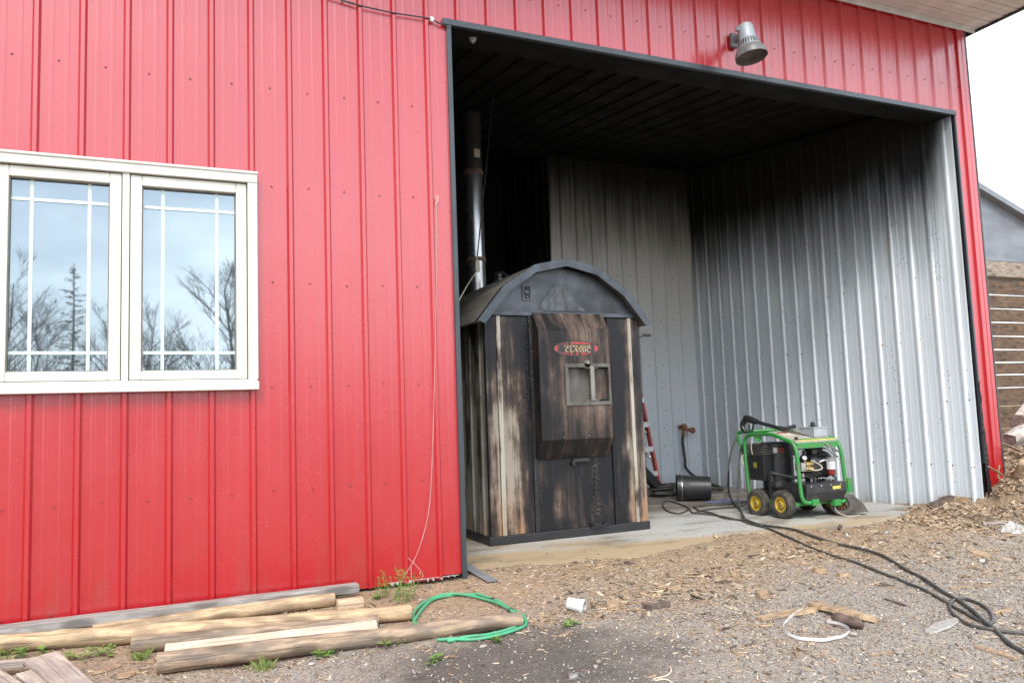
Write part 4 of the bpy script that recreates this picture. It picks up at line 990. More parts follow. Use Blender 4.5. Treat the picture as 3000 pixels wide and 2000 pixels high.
for P_, r_ in [([wp(WX_-.10+.03*k, -.20, .40), wp(WX_-.06+.03*k, -.27-.01*k, .36+.012*k), wp(WX_+.02+.03*k, -.26, .335), wp(WX_+.05+.03*k, -.22, .32)], .0055) for k in range(4)] + [([wp(WX_+.03, -.16, .60), wp(WX_-.06, -.20, .63), wp(WX_-.14, -.10, .60), wp(WX_-.10, .0, .56)], .008), ([wp(WX_+.18, -.30, .375), wp(WX_+.20, -.33, .34), wp(WX_+.16, -.32, .325)], .009)]:
    mb = MB(); mb.tube(spline(P_, 5), r_, 6); pw.part('pump_hose', mb, M['rubber'], smooth=True)
# wheels
def wheel(cx_, cy_, rad, sgn, flat=0.):
    f = frame_to((cx_, cy_, rad-flat), (sgn, 0, 0))
    w = .042; n = 40
    prof = [(rad*.56, -w*.86), (rad*.72, -w), (rad*.88, -w*.97), (rad*.965, -w*.80), (rad, -w*.5), (rad*1.005, 0), (rad, w*.5), (rad*.965, w*.80), (rad*.88, w*.97), (rad*.72, w), (rad*.56, w*.86), (rad*.55, 0)]
    mb = MB(); mb.lathe(prof+[prof[0]], f, n, False)
    # tread blocks
    for k in range(30):
        for s_ in (-1, 1):
            a = 2*math.pi*(k+.25*s_)/30; g = frame_to(f @ Vector((rad*math.cos(a), rad*math.sin(a), s_*w*.38)), f.to_3x3() @ Vector((math.cos(a), math.sin(a), 0)), f.to_3x3() @ Vector((0, 0, 1)))
            mb.box(-w*.30, w*.30, -.008, .008, -.004, .0035, g)
    if flat:
        mb.v = [(x, y, max(z, .001) if z > .001 else .001) for x, y, z in mb.v]
        mb.v = [(x*1.0+(.0 if z > .03 else (sgn*.004)), y, z) for x, y, z in mb.v]
    else: mb.v = [(x, y, max(z, .0005)) for x, y, z in mb.v]
    ty = pw.part('wheel', mb, M['tyre'], smooth='auto')
    mb = MB(); mb.lathe([(rad*.57, w*.80), (rad*.55, w*.90), (rad*.50, w*.86), (rad*.46, w*.45), (rad*.28, w*.40), (rad*.24, w*.85), (rad*.16, w*.9), (rad*.15, w*.5), (0, w*.5)], f, 28, False)
    mb.lathe([(rad*.57, -w*.80), (rad*.5, -w*.86), (rad*.44, -w*.4), (0, -w*.4)], f, 20, False)
    pw.part('rim', mb, M['yellow'], ty, smooth='auto')
    mb = MB(); mb.lathe([(rad*.11, w*.5), (rad*.11, w*1.08), (rad*.05, w*1.14), (0, w*1.14)], f, 8, False); pw.part('axle_nut', mb, M['steel'], ty)
    mb = MB(); 
    for k in range(3): a = R(60+k*120); mb.lathe([(.006, w*.41), (.006, w*.5), (0, w*.5)], f @ Matrix.Translation((rad*.37*math.cos(a), rad*.37*math.sin(a), 0)), 6, False)
    pw.part('rim_bolts', mb, M['darksteel'], ty)
RAD = .128
wheel(NX-.045, WY_+.165, RAD, -1, .016); wheel(NX-.045, WY_-.170, RAD, -1)
wheel(FXW+.02, WY_+.165, RAD, 1); wheel(FXW+.02, WY_-.170, RAD, 1)
mb = MB()
for y in (.165, -.17): mb.tube([wp(NX-.03, y, RAD), wp(FXW+.02, y, RAD)], .010, 8)
pw.part('axles', mb, M['darksteel'])
# lance with trigger grip resting on the cart
gp = [PX(*Z5(x, y), 0, X_) for x, y, X_ in ((235, 150, 6.22), (400, 205, 6.24), (720, 295, 6.30), (1190, 465, 6.42), (1450, 660, 6.47))]
gun = T('spray_lance', tuple(gp[1]), 'black trigger spray lance lying across the top of the pressure washer', 'lance')
g0, g1, g2, g3, g4 = [Vector(p) for p in gp]
mb = MB(); d = (g1-g0).normalized(); mb.tube([g0-d*.005, g0+d*.02, g0+d*.10, g1], [.026, .036, .034, .026], 10); gun.part('grip_body', mb, M['blackpl'], smooth='auto')
pg = PX(*Z5(200, 280), 0, 6.21); pg2 = PX(*Z5(245, 340), 0, 6.21)
mb = MB(); mb.tube(spline([g0+d*.02, Vector(pg)+Vector((0, .0, .02)), Vector(pg2)], 5), [.030]*4+[.026]*4+[.019]*3, 8); gun.part('pistol_grip', mb, M['blackpl'], smooth=True)
t1, t2 = Vector(PX(*Z5(290, 235), 0, 6.215)), Vector(PX(*Z5(325, 345), 0, 6.215)); t3 = Vector(PX(*Z5(350, 225), 0, 6.22)); t4 = Vector(PX(*Z5(298, 340), 0, 6.215))
mb = MB(); mb.tube([t1, t4, t2, t3], .010, 6); gun.part('trigger', mb, M['blackpl'])
mb = MB(); mb.tube([g1, g2], .018, 10); gun.part('insulated_sleeve', mb, M['blackpl'], smooth='auto')
mb = MB(); mb.tube([g1-d*.012, g1+d*.012], .012, 8); gun.part('collar', mb, M['brass'])
mb = MB(); dd = (g3-g2).normalized(); mb.tube([g2-dd*.02, g2+dd*.03], .026, 10); h1 = Vector(PX(*Z5(885, 262), 0, 6.50)); gun.part('lance_clamp', mb, M['blackpl'])
mb = MB(); mb.tube([g2+dd*.01, h1], .020, 10); gun.part('side_handle', mb, M['blackpl'], smooth='auto')
e2 = Vector(PX(*Z5(1470, 595), 0, 6.50)); m2 = Vector(PX(*Z5(1195, 450), 0, 6.44))
mb = MB(); mb.tube([g2, g3, g4], .0065, 8); gun.part('lance_tube', mb, M['darksteel'], smooth=True)
mb = MB(); mb.tube([g2+Vector((.01, 0, .012)), m2+Vector((0, 0, .012)), e2], .0065, 8); gun.part('lance_tube', mb, M['darksteel'], smooth=True)
mb = MB(); mb.tube([g3-dd*.016, g3+dd*.02], .019, 8); gun.part('tube_clip', mb, M['blackpl'])
mb = MB(); d4 = (g4-g3).normalized(); mb.tube([g4-d4*.03, g4+d4*.004], .009, 8); d5 = (e2-m2).normalized(); mb.tube([e2-d5*.03, e2+d5*.004], .009, 8); gun.part('nozzle', mb, M['darksteel'])

# blower casing on the slab in front of the washer
bc = GR(*Z5(1555, 1435)); c0 = Vector((bc.x+.02, bc.y+.06, .105))
bw_ = T('blower_casing', (c0.x, c0.y, 0), 'rusty round blower casing lying on the slab beside the washer wheel', 'blower')
ax = Vector((-.62, -.72, .10)).normalized(); f = frame_to(c0, ax)
mb = MB(); mb.lathe([(.060, -.05), (.092, -.05), (.098, -.04), (.098, .03), (.104, .032), (.104, .042), (.092, .044), (.066, .044), (.062, .03), (.060, -.05)], f, 28, False); bw_.part('casing', mb, M['blowermetal'], smooth='auto')
mb = MB(); mb.lathe([(0, -.02), (.058, -.03)], f, 20, False); mb.lathe([(.02, -.028), (.02, .0), (0, .0)], f, 10, False)
for k in range(10):
    a = 2*math.pi*k/10; mb.box(.030, .058, -.003, .003, -.03, .018, f @ Matrix.Rotation(a, 4, 'Z'))
bw_.part('impeller', mb, M['rust'])
s_ = ax.cross(Vector((0, 0, 1))).normalized(); s_ = s_ if s_.x > 0 else -s_
ba = -ax
mb = MB(); A = c0+Vector((0, 0, .092)); poly = [c0+Vector((0, 0, .095)), c0+s_*.10+Vector((0, 0, .088)), c0+s_*.19+Vector((0, 0, .0)), c0+s_*.23+Vector((0, 0, -.075)), c0+s_*.06+Vector((0, 0, -.085))]
n = len(poly); mb.add([p-ax*.045 for p in poly]+[p+ax*.025 for p in poly], [tuple(range(n)), tuple(range(2*n-1, n-1, -1))]+[((i+1) % n, i, n+i, n+(i+1) % n) for i in range(n)]); bw_.part('outlet', mb, M['blowermetal'], bevel=.004)
mb = MB(); w0 = GR(*Z5(1430, 1290)); 
mb.tube(spline([c0+Vector((-.09, -.02, .03)), c0+Vector((-.12, -.05, -.05)), c0+Vector((-.05, -.10, -.098)), c0+Vector((.05, -.13, -.100)), c0+Vector((.28, -.02, -.100))], 5), .004, 5); bw_.part('wire', mb, M['rope'])

# ------------------------------------------------------------------ hoses and cords on the floor
def floor_hose(name, px, r, mat, label, cat, k=5, lift=None, n=8):
    pts = []
    for i, (u, v) in enumerate(px):
        p = GR(u, v, r*.9); pts.append(Vector((p.x, p.y, p.z+(lift or {}).get(i, 0))))
    pts = spline(pts, k)
    for q in pts:
        g = gz(q.x, q.y); g = max(g, 0) if (2.5 < q.x < 7.66 and q.y > 0) else g
        q.z = max(q.z, g+r*.85)
    mb = MB(); mb.tube(pts, r, n); o = Vector((pts[0].x, pts[0].y, 0))
    return tag(mb.build(name, mat, smooth=True, origin=o), label, cat)
h1 = [Z3(*q) for q in ((1000, 1075), (1040, 1150), (1100, 1185), (1200, 1220))]+[Z8(*q) for q in ((100, 250), (350, 285), (500, 335), (700, 400), (850, 430), (1040, 480), (1150, 530), (1280, 610), (1450, 700), (1600, 800), (1720, 870), (1850, 960), (1960, 1060), (2050, 1130), (2150, 1230), (2281, 1310), (2420, 1400))]
h2 = [Z3(*q) for q in ((570, 1045), (620, 1080), (740, 1105), (850, 1150), (1000, 1170), (1100, 1205))]+[Z8(*q) for q in ((150, 280), (300, 345), (480, 430), (650, 495), (850, 555), (1000, 612), (1150, 670), (1350, 750), (1500, 820), (1650, 905), (1800, 990), (1900, 1045), (1985, 1075), (2020, 1045), (1995, 975), (1900, 905), (1790, 868), (1700, 875), (1660, 925), (1690, 990), (1800, 1070), (1950, 1115), (2281, 1155), (2450, 1170))]
# upper hose first rises to the washer
pts1 = [PX(*Z3(985, 400), 0, 6.24), PX(*Z3(960, 425), 0, 6.20), PX(*Z3(912, 560), 0, 6.08), PX(*Z3(892, 760), 0, 5.98)]
def long_hose():
    up = [Vector(p) for p in pts1]; gr = [GR(*Z3(893, 905), .02), GR(*Z3(935, 1005), .02)]+[GR(u, v, .014) for u, v in h1]
    pts = spline(up+gr, 6)
    for i, q in enumerate(pts):
        g = gz(q.x, q.y); g = max(g, 0) if (2.5 < q.x < 7.66 and q.y > 0) else g
        q.z = max(q.z, g+.0095)
    mb = MB(); mb.tube(pts, .0108, 8); tag(mb.build('high_pressure_hose', M['hose'], smooth=True, origin=(6.0, .9, 0)), 'black hose from the washer frame across the dirt, upper of the two long hoses', 'hose')
long_hose()
floor_hose('power_cord', h2, .0098, M['hose'], 'black cord with an oval loop at the right edge, lower of the two long lines', 'cord')
def hang(name, zs, X_, r, label, cat):
    P = [PX(*Z3(x, y), 0, xx) for (x, y), xx in zip(zs, X_)]; P = spline([Vector(p) for p in P], 6)
    for q in P: q.z = max(q.z, r*.9)
    mb = MB(); mb.tube(P, r, 7); tag(mb.build(name, M['hose'], smooth=True, origin=(P[0].x, P[0].y, 0)), label, cat)
hang('thin_hose', ((1005, 505), (990, 640), (982, 800), (976, 930), (985, 1010), (1010, 1090), (1045, 1165)), (6.14, 6.08, 6.03, 6.0, 5.95, 5.82, 5.66), .010, 'thin black hose hanging down beside the left frame tube of the washer', 'hose')
floor_hose('cord_loop', [Z3(*q) for q in ((520, 1075), (440, 1108), (340, 1090), (290, 1040), (300, 1000), (350, 995), (440, 1020), (520, 1055), (560, 1100), (640, 1110), (800, 1130), (960, 1165))], .0095, M['hose'], 'black cord with a round loop on the slab in front of the bucket', 'cord')
floor_hose('cord_strand', [Z3(*q) for q in ((575, 1047), (680, 1032), (800, 1028), (930, 1020), (1050, 1000))], .009, M['hose'], 'black cord strand lying straight just below the rag', 'cord')
floor_hose('cord_strand', [Z3(*q) for q in ((590, 1098), (700, 1072), (850, 1058), (980, 1045), (1060, 1015), (1075, 985))], .0095, M['hose'], 'black cord strand running under the washer from left', 'cord')
cl = T('coiled_cord', tuple(GR(*Z3(340, 950))), 'coil of black cord heaped left of the black bucket', 'cord')
mb = MB(); cc = GR(*Z3(345, 945))
for i in range(6):
    a = .24+.02*math.sin(i*2); mb.tube([(cc.x+.02*math.sin(i*3)+a*math.cos(t), cc.y+.12*math.sin(t)+.02*math.cos(i*2), .014+.022*i+.008*math.sin(t*2+i)) for t in [2*math.pi*k/28 for k in range(28)]], .0125, 6, closed=True)
cl.part('cord', mb, M['hose'], smooth=True)

# ------------------------------------------------------------------ barn light, cable, sensor, string
lm = T('barn_light', (5.05, 0, 4.02), 'weathered dusk-to-dawn lamp on an arm above the bay opening', 'lamp')
lb = Vector(PX(2148, 122, 1, -.02)); lb.y = -.02
lc = Vector(PX(2195, 137, 1, -.30))
mb = MB(); mb.box(lb.x-.035, lb.x+.035, -.045, -.012, lb.z-.06, lb.z+.06); lm.part('wall_bracket', mb, M['lampshade'], bevel=.006)
tilt = Vector((-.06, .14, 1)).normalized(); fL = frame_to(lc, tilt) @ Matrix.Scale(.80, 4)
mb = MB(); mb.tube([(lb.x, -.04, lb.z), (lb.x+.02, -.12, lb.z+.01), lc+Vector((0, .06, .05))], .028, 10); lm.part('arm', mb, M['lampshade'], smooth='auto')
mb = MB(); mb.lathe([(.088, .055), (.082, .07), (.076, .215), (.070, .225), (0, .228)], fL, 28, False); lm.part('ballast_housing', mb, M['lamp'], smooth='auto')
mb = MB(); mb.lathe([(.105, -.01), (.092, .055)], fL, 28, False); lm.part('vent_core', mb, M['badge_dark'])
mb = MB()
for k in range(26):
    a = 2*math.pi*k/26; g = fL @ Matrix.Rotation(a, 4, 'Z'); mb.add([g @ Vector(q) for q in ((.112, -.006, -.012), (.112, .006, -.012), (.097, .005, .056), (.097, -.005, .056))], [(0, 1, 2, 3)])
lm.part('vent_fins', mb, M['lamp'])
mb = MB(); mb.lathe([(.118, -.022), (.122, -.018), (.118, -.008), (.104, -.006)], fL, 32, False); mb.lathe([(.098, .052), (.100, .058), (.090, .064)], fL, 32, False); lm.part('rim_ring', mb, M['lamp'], smooth='auto')
mb = MB(); n = 64; prof = [(.118, -.020), (.140, -.045), (.152, -.085), (.154, -.118), (.150, -.118), (.147, -.085), (.135, -.048), (.112, -.028)]
mb.lathe(prof, fL, n, False)
lm.part('refractor', mb, M['lampshade'], smooth='auto')
mb = MB(); mb.lathe([(.146, -.088), (.13, -.055), (.06, -.04), (0, -.038)], fL, 32, False); lm.part('lamp_inside', mb, M['lampin'], smooth='auto')
mb = MB(); mb.lathe([(.016, 0), (.016, .025), (0, .026)], frame_to(lc+tilt*.13+Vector((-.075, 0, 0)), (-1, 0, .2)), 10); lm.part('photocell', mb, M['grey_pl'])

mb = MB(); cpx = ((900, -28), (1000, 2), (1050, 16), (1150, 38), (1252, 54), (1285, 68), (1305, 76), (1318, 84))
P = [PX(u, v, 1, -.024) for u, v in cpx]; mb.tube(spline([Vector((-1.6, -.024, P[0].z+.35))]+[Vector(p) for p in P], 6), .0048, 6); 
ca = T('wall_cable', (P[3].x, 0, P[3].z), 'thin black cable strung along the red wall to the opening corner', 'cable'); ca.part('cable', mb, M['cable'], smooth=True)
mb = MB(); q = PX(1266, 58, 1, -.03); mb.box(q.x-.012, q.x+.012, -.034, -.02, q.z-.012, q.z+.02); ca.part('clip', mb, M['white'], bevel=.003)
sq = PX(1385, 112, 1, .10)
sn = T('security_sensor', (sq.x, .1, sq.z), 'small grey teardrop sensor under the header at the top left of the bay', 'sensor')
mb = MB(); f = frame_to((sq.x, .10, sq.z+.005), (-.35, -1, -.35), (0, 0, 1)); mb.lathe([(0, .018), (.022, .016), (.030, .006), (.031, -.012), (.020, -.02)], f @ Matrix.Diagonal((1.35, .95, 1, 1)), 18, False); sn.part('housing', mb, M['grey_pl'], smooth='auto')
mb = MB(); mb.lathe([(0, .023), (.014, .019), (.016, .014)], f @ Matrix.Translation((.010, 0, 0)), 14, False); sn.part('lens', mb, M['lampshade'], smooth=True)
mb = MB(); mb.lathe([(0, .019), (.006, .017), (.006, .010)], f @ Matrix.Translation((-.026, 0, 0)), 10, False); sn.part('diode', mb, M['white'], smooth=True)
mb = MB(); mb.tube([(sq.x, .12, sq.z), (sq.x-.02, .10, OZ-.01)], .010, 6); sn.part('stem', mb, M['grey_pl'])
spx = ((1278, 588), (1279, 700), (1277, 900), (1272, 1150), (1266, 1350), (1258, 1480), (1242, 1560), (1218, 1630), (1190, 1678), (1170, 1712))
P = [Vector(PX(u, v, 1, -.026)) for u, v in spx]
st = T('hanging_string', (P[0].x, -.03, P[0].z), 'pale twine hanging down the red wall beside the opening', 'string')
mb = MB(); mb.tube(spline(P, 5), .0019, 5); st.part('twine', mb, M['string'], smooth=True)
mb = MB(); mb.tube([P[0]+Vector((.0, 0, .0)), P[0]+Vector((-.012, -.006, .02)), P[0]+Vector((.012, -.006, .035)), P[0]+Vector((.004, -.006, -.01)), P[0]+Vector((-.01, -.006, -.03))], .004, 5); st.part('knot', mb, M['rope'])
mb = MB(); a = Vector(PX(1204, 1660, 1, -.03)); mb.tube(spline([a+Vector((-.02, 0, .06)), a+Vector((.02, -.01, .02)), a+Vector((.07, -.02, -.05)), a+Vector((.05, -.03, -.08))], 4), .0014, 5); mb.tube([a, a+Vector((-.012, -.05, -.10))], .0014, 5); st.part('stray_end', mb, M['string'])

# ------------------------------------------------------------------ timber along the wall
def log(name, A, B, r0, r1, mat, label, group=None, step=None, n=16, seg=40, bow=.0):
    A, B = Vector(A), Vector(B); d = B-A; L = d.length; pts = []; rr_ = []
    for i in range(seg+1):
        t = i/seg; p = A+d*t; p.z += bow*math.sin(math.pi*t)
        k = r0+(r1-r0)*t; k *= 1+.05*mnoise.noise((t*9, A.x*5, A.y))+.03*mnoise.noise((t*31, A.x*5, A.y)); p += Vector((0, .014*mnoise.noise((t*3.1, A.y*9, 1)), .006*mnoise.noise((t*4, A.y*9, 4))))
        if step and t < step: k *= .90
        pts.append(p); rr_.append(k)
    mb = MB(); mb.tube(pts, rr_, n, caps=False)
    vv = []
    for idx, v in enumerate(mb.v):
        q = Vector(v); c = pts[idx//n]; k = 1+.07*mnoise.noise((q.x*5, q.y*26, q.z*26)); vv.append(tuple(c+(q-c)*k))
    mb.v = vv
    mb.cur = 1; mb.add(mb.v[:n], [tuple(range(n-1, -1, -1))]); mb.add(mb.v[seg*n:(seg+1)*n], [tuple(range(n))])
    o = Vector((A.x, A.y, A.z-r0))
    ob = mb.build(name, [mat, M['cut']], smooth='auto', origin=A)
    # lay the grain along the object's own x axis
    rot = d.to_track_quat('X', 'Z').to_matrix().to_4x4(); me = ob.data; me.transform(rot.inverted()); ob.rotation_euler = rot.to_euler()
    return tag(ob, label, 'pole', group)
def gp_(u, v, r): 
    p = GR(u, v); return (p.x, p.y, max(gz(p.x, p.y)+r*.95, p.z+r*.9))
GP = 'poles lying along the wall'
bA, bB = Vector(gp_(0, 1922, .05)), Vector(gp_(1206, 1816, .040)); bA = bA+(bA-bB)*.28; bA.z = gz(bA.x, bA.y)+.05
log('wood_pole', bA, bB, .050, .040, M['pole'], 'long tan pole with a sawn step near the left edge of the picture', GP, step=.305)
log('wood_pole', gp_(270, 1874, .040), gp_(978, 1772, .038), .038, .040, M['pole'], 'shorter tan pole between the grey timber and the long stepped pole', GP)
log('wood_pole', gp_(386, 1914, .042), gp_(1108, 1835, .034), .041, .030, M['poleold'], 'grey-brown pole lying behind the fresh white board', GP)
log('wood_pole', gp_(460, 1972, .046), gp_(1526, 1838, .040), .047, .040, M['poleold'], 'nearest grey-brown pole, ending inside the green tube loop', GP)
def plank(name, A, B, w, t, mat, label, cat, tiltx=0, bevel=.003, group=None):
    A, B = Vector(A), Vector(B); d = B-A; rot = d.to_track_quat('X', 'Z').to_matrix().to_4x4() @ Matrix.Rotation(tiltx, 4, 'X')
    mb = MB(); N = max(2, int(d.length/.15)); vs = []
    for i in range(N+1):
        x = d.length*i/N; e = .003*mnoise.noise((x*6, A.x, 1))
        vs += [(x, -w/2+e, 0), (x, w/2+e, 0), (x, w/2+e, t+e*.5), (x, -w/2+e, t+e*.5)]
    fs = [(0, 1, 2, 3)]+[(i*4+k, i*4+4+k, i*4+4+(k+1) % 4, i*4+(k+1) % 4) for i in range(N) for k in range(4)]+[(N*4+3, N*4+2, N*4+1, N*4)]
    mb.add(vs, fs); ob = mb.build(name, mat, bevel=bevel); ob.location = A; ob.rotation_euler = rot.to_euler(); return tag(ob, label, cat, group) if label else ob
e = PX(1050, 1748, 1, -.115)
plank('timber_beam', (-1.6, -.10, gz(-1.6, -.1)+.045), (e.x, -.105, gz(e.x, -.1)+.042), .09, .046, M['beam'], 'weathered grey timber lying against the foot of the red wall', 'timber')
# fresh board resting between poles
fa, fb = GR(482, 1915, .05), GR(1106, 1843, .045)
plank('fresh_board', fa, fb, .095, .022, M['fresh'], 'pale fresh-sawn board lying beside the nearest pole', 'board', R(26))
mb = MB(); b0 = GR(1026, 1782); mb.box(b0.x-.075, b0.x+.075, b0.y-.03, b0.y+.03, b0.z-.01, b0.z+.058)
tag(mb.build('wood_block', M['block'], bevel=.004, origin=(b0.x, b0.y, b0.z)), 'small tan wood block lying behind the pole ends', 'block')
# grey boards at the bottom left
g1a, g1b = GR(118, 1922, .04), GR(262, 2040, .05)
pa = T('broken_pallet', tuple(GR(100, 1960)), 'weathered pallet boards in the bottom left corner', 'pallet')
def pal(u0, v0, u1, v1, h, w, t, name='board', tilt=0):
    A, B = GR(u0, v0, h), GR(u1, v1, h); ob = plank(name, A-pa.o, B-pa.o, w, t, M['palletwood'], None, None, tilt); ob.parent = pa.e
pal(100, 1938, 215, 2035, .06, .085, .022); pal(143, 1925, 262, 2035, .066, .075, .022)
pal(-60, 1962, 78, 1950, .035, .05, .03, 'stringer'); pal(-60, 1965, 62, 2050, .05, .10, .022); pal(70, 1992, 130, 2035, .02, .07, .04, 'stringer')
ms = [GR(1362, 1655, .03), GR(1445, 1702, .012)]
plank('metal_strip', ms[0], ms[1], .075, .004, M['strip'], 'grey metal strip lying at the foot of the left jamb', 'strip', bevel=0)

# green tube loop
def loop(zs, dz, r, off=(0, 0)):
    P = [GR(*Z6(x+off[0], y+off[1]), r) for x, y in zs]
    pts = spline([Vector(p)+Vector((0, 0, dz*math.sin(i*1.3)**2)) for i, p in enumerate(P)], 6)
    for q in pts: q.z = max(q.z, gz(q.x, q.y)+r)
    return pts
gl = T('green_tube', tuple(GR(1377, 1810)), 'loop of green plastic tube lying round the end of a pole', 'tube')
mb = MB()
mb.tube(loop(((1520, 716), (1640, 722), (1780, 716), (1960, 692), (2130, 645), (2196, 592), (2170, 535), (2080, 482), (1960, 415), (1800, 374), (1620, 378), (1470, 425), (1375, 520), (1340, 590), (1365, 622)), .01, .0088), .0088, 7)
mb.tube(loop(((1600, 722), (1760, 705), (1920, 672), (2110, 625), (2180, 580), (2140, 520), (2010, 455), (1900, 402), (1760, 378), (1600, 368), (1460, 405), (1352, 505), (1345, 560), (1392, 622)), .014, .0088, (-6, 6)), .0088, 7)
gl.part('tube', mb, M['greenhose'], smooth=True)
mb = MB(); tp_ = GR(*Z6(1940, 408), .01)
for zx, zy in ((1942, 408), (2080, 490)):
    q = GR(*Z6(zx, zy), .012); mb.tube([q+Vector((-.012, 0, 0)), q+Vector((.012, 0, 0))], .014, 7)
gl.part('tape', mb, M['cable'])
# white banding strap, standing on its edge
P = [GR(*Z8(x, y), .008) for x, y in ((435, 962), (330, 1030), (270, 1105), (290, 1160), (370, 1195), (500, 1215), (640, 1220), (760, 1195), (825, 1150), (810, 1120), (740, 1085), (635, 1062))]
pts = spline([Vector(p) for p in P], 5); mb = MB(); vs = []
for i, q in enumerate(pts):
    g = gz(q.x, q.y)+.007; vs += [(q.x, q.y, g), (q.x, q.y, g+.015), (q.x+.002, q.y+.002, g+.015), (q.x+.002, q.y+.002, g)]
mb.add(vs, [(0, 1, 2, 3)]+[(i*4+k, i*4+4+k, i*4+4+(k+1) % 4, i*4+(k+1) % 4) for i in range(len(pts)-1) for k in range(4)])
tag(mb.build('banding_strap', M['white'], origin=tuple(pts[0])), 'open loop of white plastic banding on the dirt', 'strap')
# crushed foam cup
c0 = GR(*Z7(600, 985)); cu = T('foam_cup', tuple(c0), 'crushed white foam cup lying in the wood chips', 'cup')
mb = MB(); f = frame_to(c0+Vector((-.01, .03, .034)), (.62, -.72, -.16)); mb.lathe([(.030, -.085), (.034, -.08), (.046, .03), (.050, .032), (.050, .036), (.044, .036), (.030, -.07), (0, -.07)], f @ Matrix.Diagonal((.92, .70, .85, 1)), 26, False)
mb.v = [tuple(Vector(v)*1.0+Vector((0, 0, .012*mnoise.noise((v[0]*25, v[1]*25, v[2]*25))))) for v in mb.v]
cu.part('cup_wall', mb, M['white'], smooth='auto')
mb = MB(); mb.lathe([(.0445, .012), (.0475, .030), (.0455, .0302)], f @ Matrix.Diagonal((.94, .72, .85, 1)), 26, False); cu.part('printed_band', mb, plain('faded green print', (.50, .62, .55), (.62, .66, .62), (30, 30, 30)), smooth=True)
# twine scrap
P = [GR(*Z7(x, y), .006) for x, y in ((1320, 1430), (1330, 1465), (1300, 1500), (1240, 1520), (1190, 1530), (1200, 1545), (1260, 1535), (1310, 1545), (1340, 1570))]
mb = MB(); mb.tube(spline([Vector(p) for p in P], 5), .004, 6); tag(mb.build('twine_scrap', M['rope'], smooth=True, origin=tuple(P[3])), 'pale twine scrap curled on the gravel at the bottom edge', 'twine')
# plastic film
p0 = GR(*Z8(2190, 300)); mb = MB(); n = 14; vs = []
for j in range(n+1):
    for i in range(n+1):
        u_, v_ = i/n-.5, j/n-.5; w = max(0, 1-4*(u_*u_+v_*v_)); vs.append((p0.x+.20*u_*(1+.3*math.sin(j)), p0.y+.15*v_*(1+.2*math.cos(i*1.3)), gz(p0.x+.3*u_, p0.y+.22*v_)+.006+.085*w*(.45+.9*abs(mnoise.noise((i*.5, j*.55, 9))))))
mb.add(vs, [(j*(n+1)+i, j*(n+1)+i+1, (j+1)*(n+1)+i+1, (j+1)*(n+1)+i) for j in range(n) for i in range(n)])
tag(mb.build('plastic_film', M['bag'], origin=tuple(p0)), 'crumpled clear plastic film lying on the chips at the right edge', 'plastic film')

# ------------------------------------------------------------------ single splinters one can point at
def splinter(name, px, wid, thick, mat, label, cat='splinter', bend=.0, h=0.0, group=None):
    P = [Vector(GR(u, v, h)) for u, v in px]; pts = spline(P, 5) if len(P) > 2 else [P[0].lerp(P[1], t/8) for t in range(9)]
    n = len(pts); mb = MB(); vs = []
    for i, q in enumerate(pts):
        t = i/(n-1); w = wid*(.35+1.1*math.sin(math.pi*min(1, t*.86+.10)))*(1+.3*mnoise.noise((t*5, q.x*7, 2))); d = (pts[min(i+1, n-1)]-pts[max(i-1, 0)]).normalized(); s = d.cross(Vector((0, 0, 1))).normalized()
        z = max(q.z, gz(q.x, q.y)+.002)+bend*math.sin(math.pi*t); c = Vector((q.x, q.y, z))
        for a, b in ((-1, 0), (1, 0), (.8, 1), (-.8, 1)): vs.append(tuple(c+s*a*w*.5+Vector((0, 0, b*thick*(1+.25*mnoise.noise((t*7, a, q.y*9)))))))
    mb.add(vs, [(0, 1, 2, 3)]+[(i*4+k, i*4+4+k, i*4+4+(k+1) % 4, i*4+(k+1) % 4) for i in range(n-1) for k in range(4)]+[tuple(4*n-1-k for k in range(4))])
    return tag(mb.build(name, mat, origin=tuple(pts[0])), label, cat, group)
sp = lambda *q: [Z8(*a) for a in q]
s7 = lambda *q: [Z7(*a) for a in q]
splinter('bark_slab', sp((70, 1050), (300, 1000), (570, 960)), .060, .014, M['splinter'], 'long flat brown slab behind the white strap')
splinter('wood_strip', sp((-20, 1080), (80, 1100), (185, 1090)), .020, .008, M['splinter'], 'thin curled tan strip left of the white strap')
splinter('splintered_branch', sp((500, 925), (620, 970), (760, 1010), (900, 1040), (1060, 1065)), .070, .018, M['splinter'], 'split tan branch with a dark bark stub, right of the strap', 'branch', bend=.02)
stub = [Vector(GR(*Z8(x, y), .03)) for x, y in ((690, 1020), (800, 1048), (935, 1085))]
mb = MB(); mb.tube(spline(stub, 5), [.018, .026, .030, .032, .031, .030, .030, .028, .026, .022, .015], 10); mb.v = [tuple(Vector(v)+.006*mnoise.noise_vector(Vector(v)*38)) for v in mb.v]
tag(mb.build('bark_stub', M['bark'], smooth=True, origin=tuple(stub[0])), 'dark brown bark-covered stub on the split tan branch', 'bark')
splinter('grey_slat', sp((1475, 1160), (1600, 1100), (1735, 1035)), .052, .008, plain('greyed thin slat', (.33, .30, .265), (.22, .195, .17), (30, 30, 30)), 'flat pale grey wood slat left of the cord loop')
splinter('wood_strip', sp((1665, 785), (1840, 775), (2015, 760)), .024, .010, M['splinter'], 'straight tan strip above the cord loop')
splinter('wood_strip', sp((2030, 1000), (2110, 975), (2185, 950)), .028, .006, M['splinter'], 'tan splinter touching the right side of the cord loop')
splinter('wood_strip', sp((1860, 1270), (2040, 1320), (2235, 1385)), .022, .010, M['splinter'], 'long thin tan splinter near the bottom right')
splinter('wood_strip', sp((1000, 1345), (1100, 1335), (1205, 1325)), .012, .006, M['splinter'], 'small brown splinter near the bottom, right of centre')
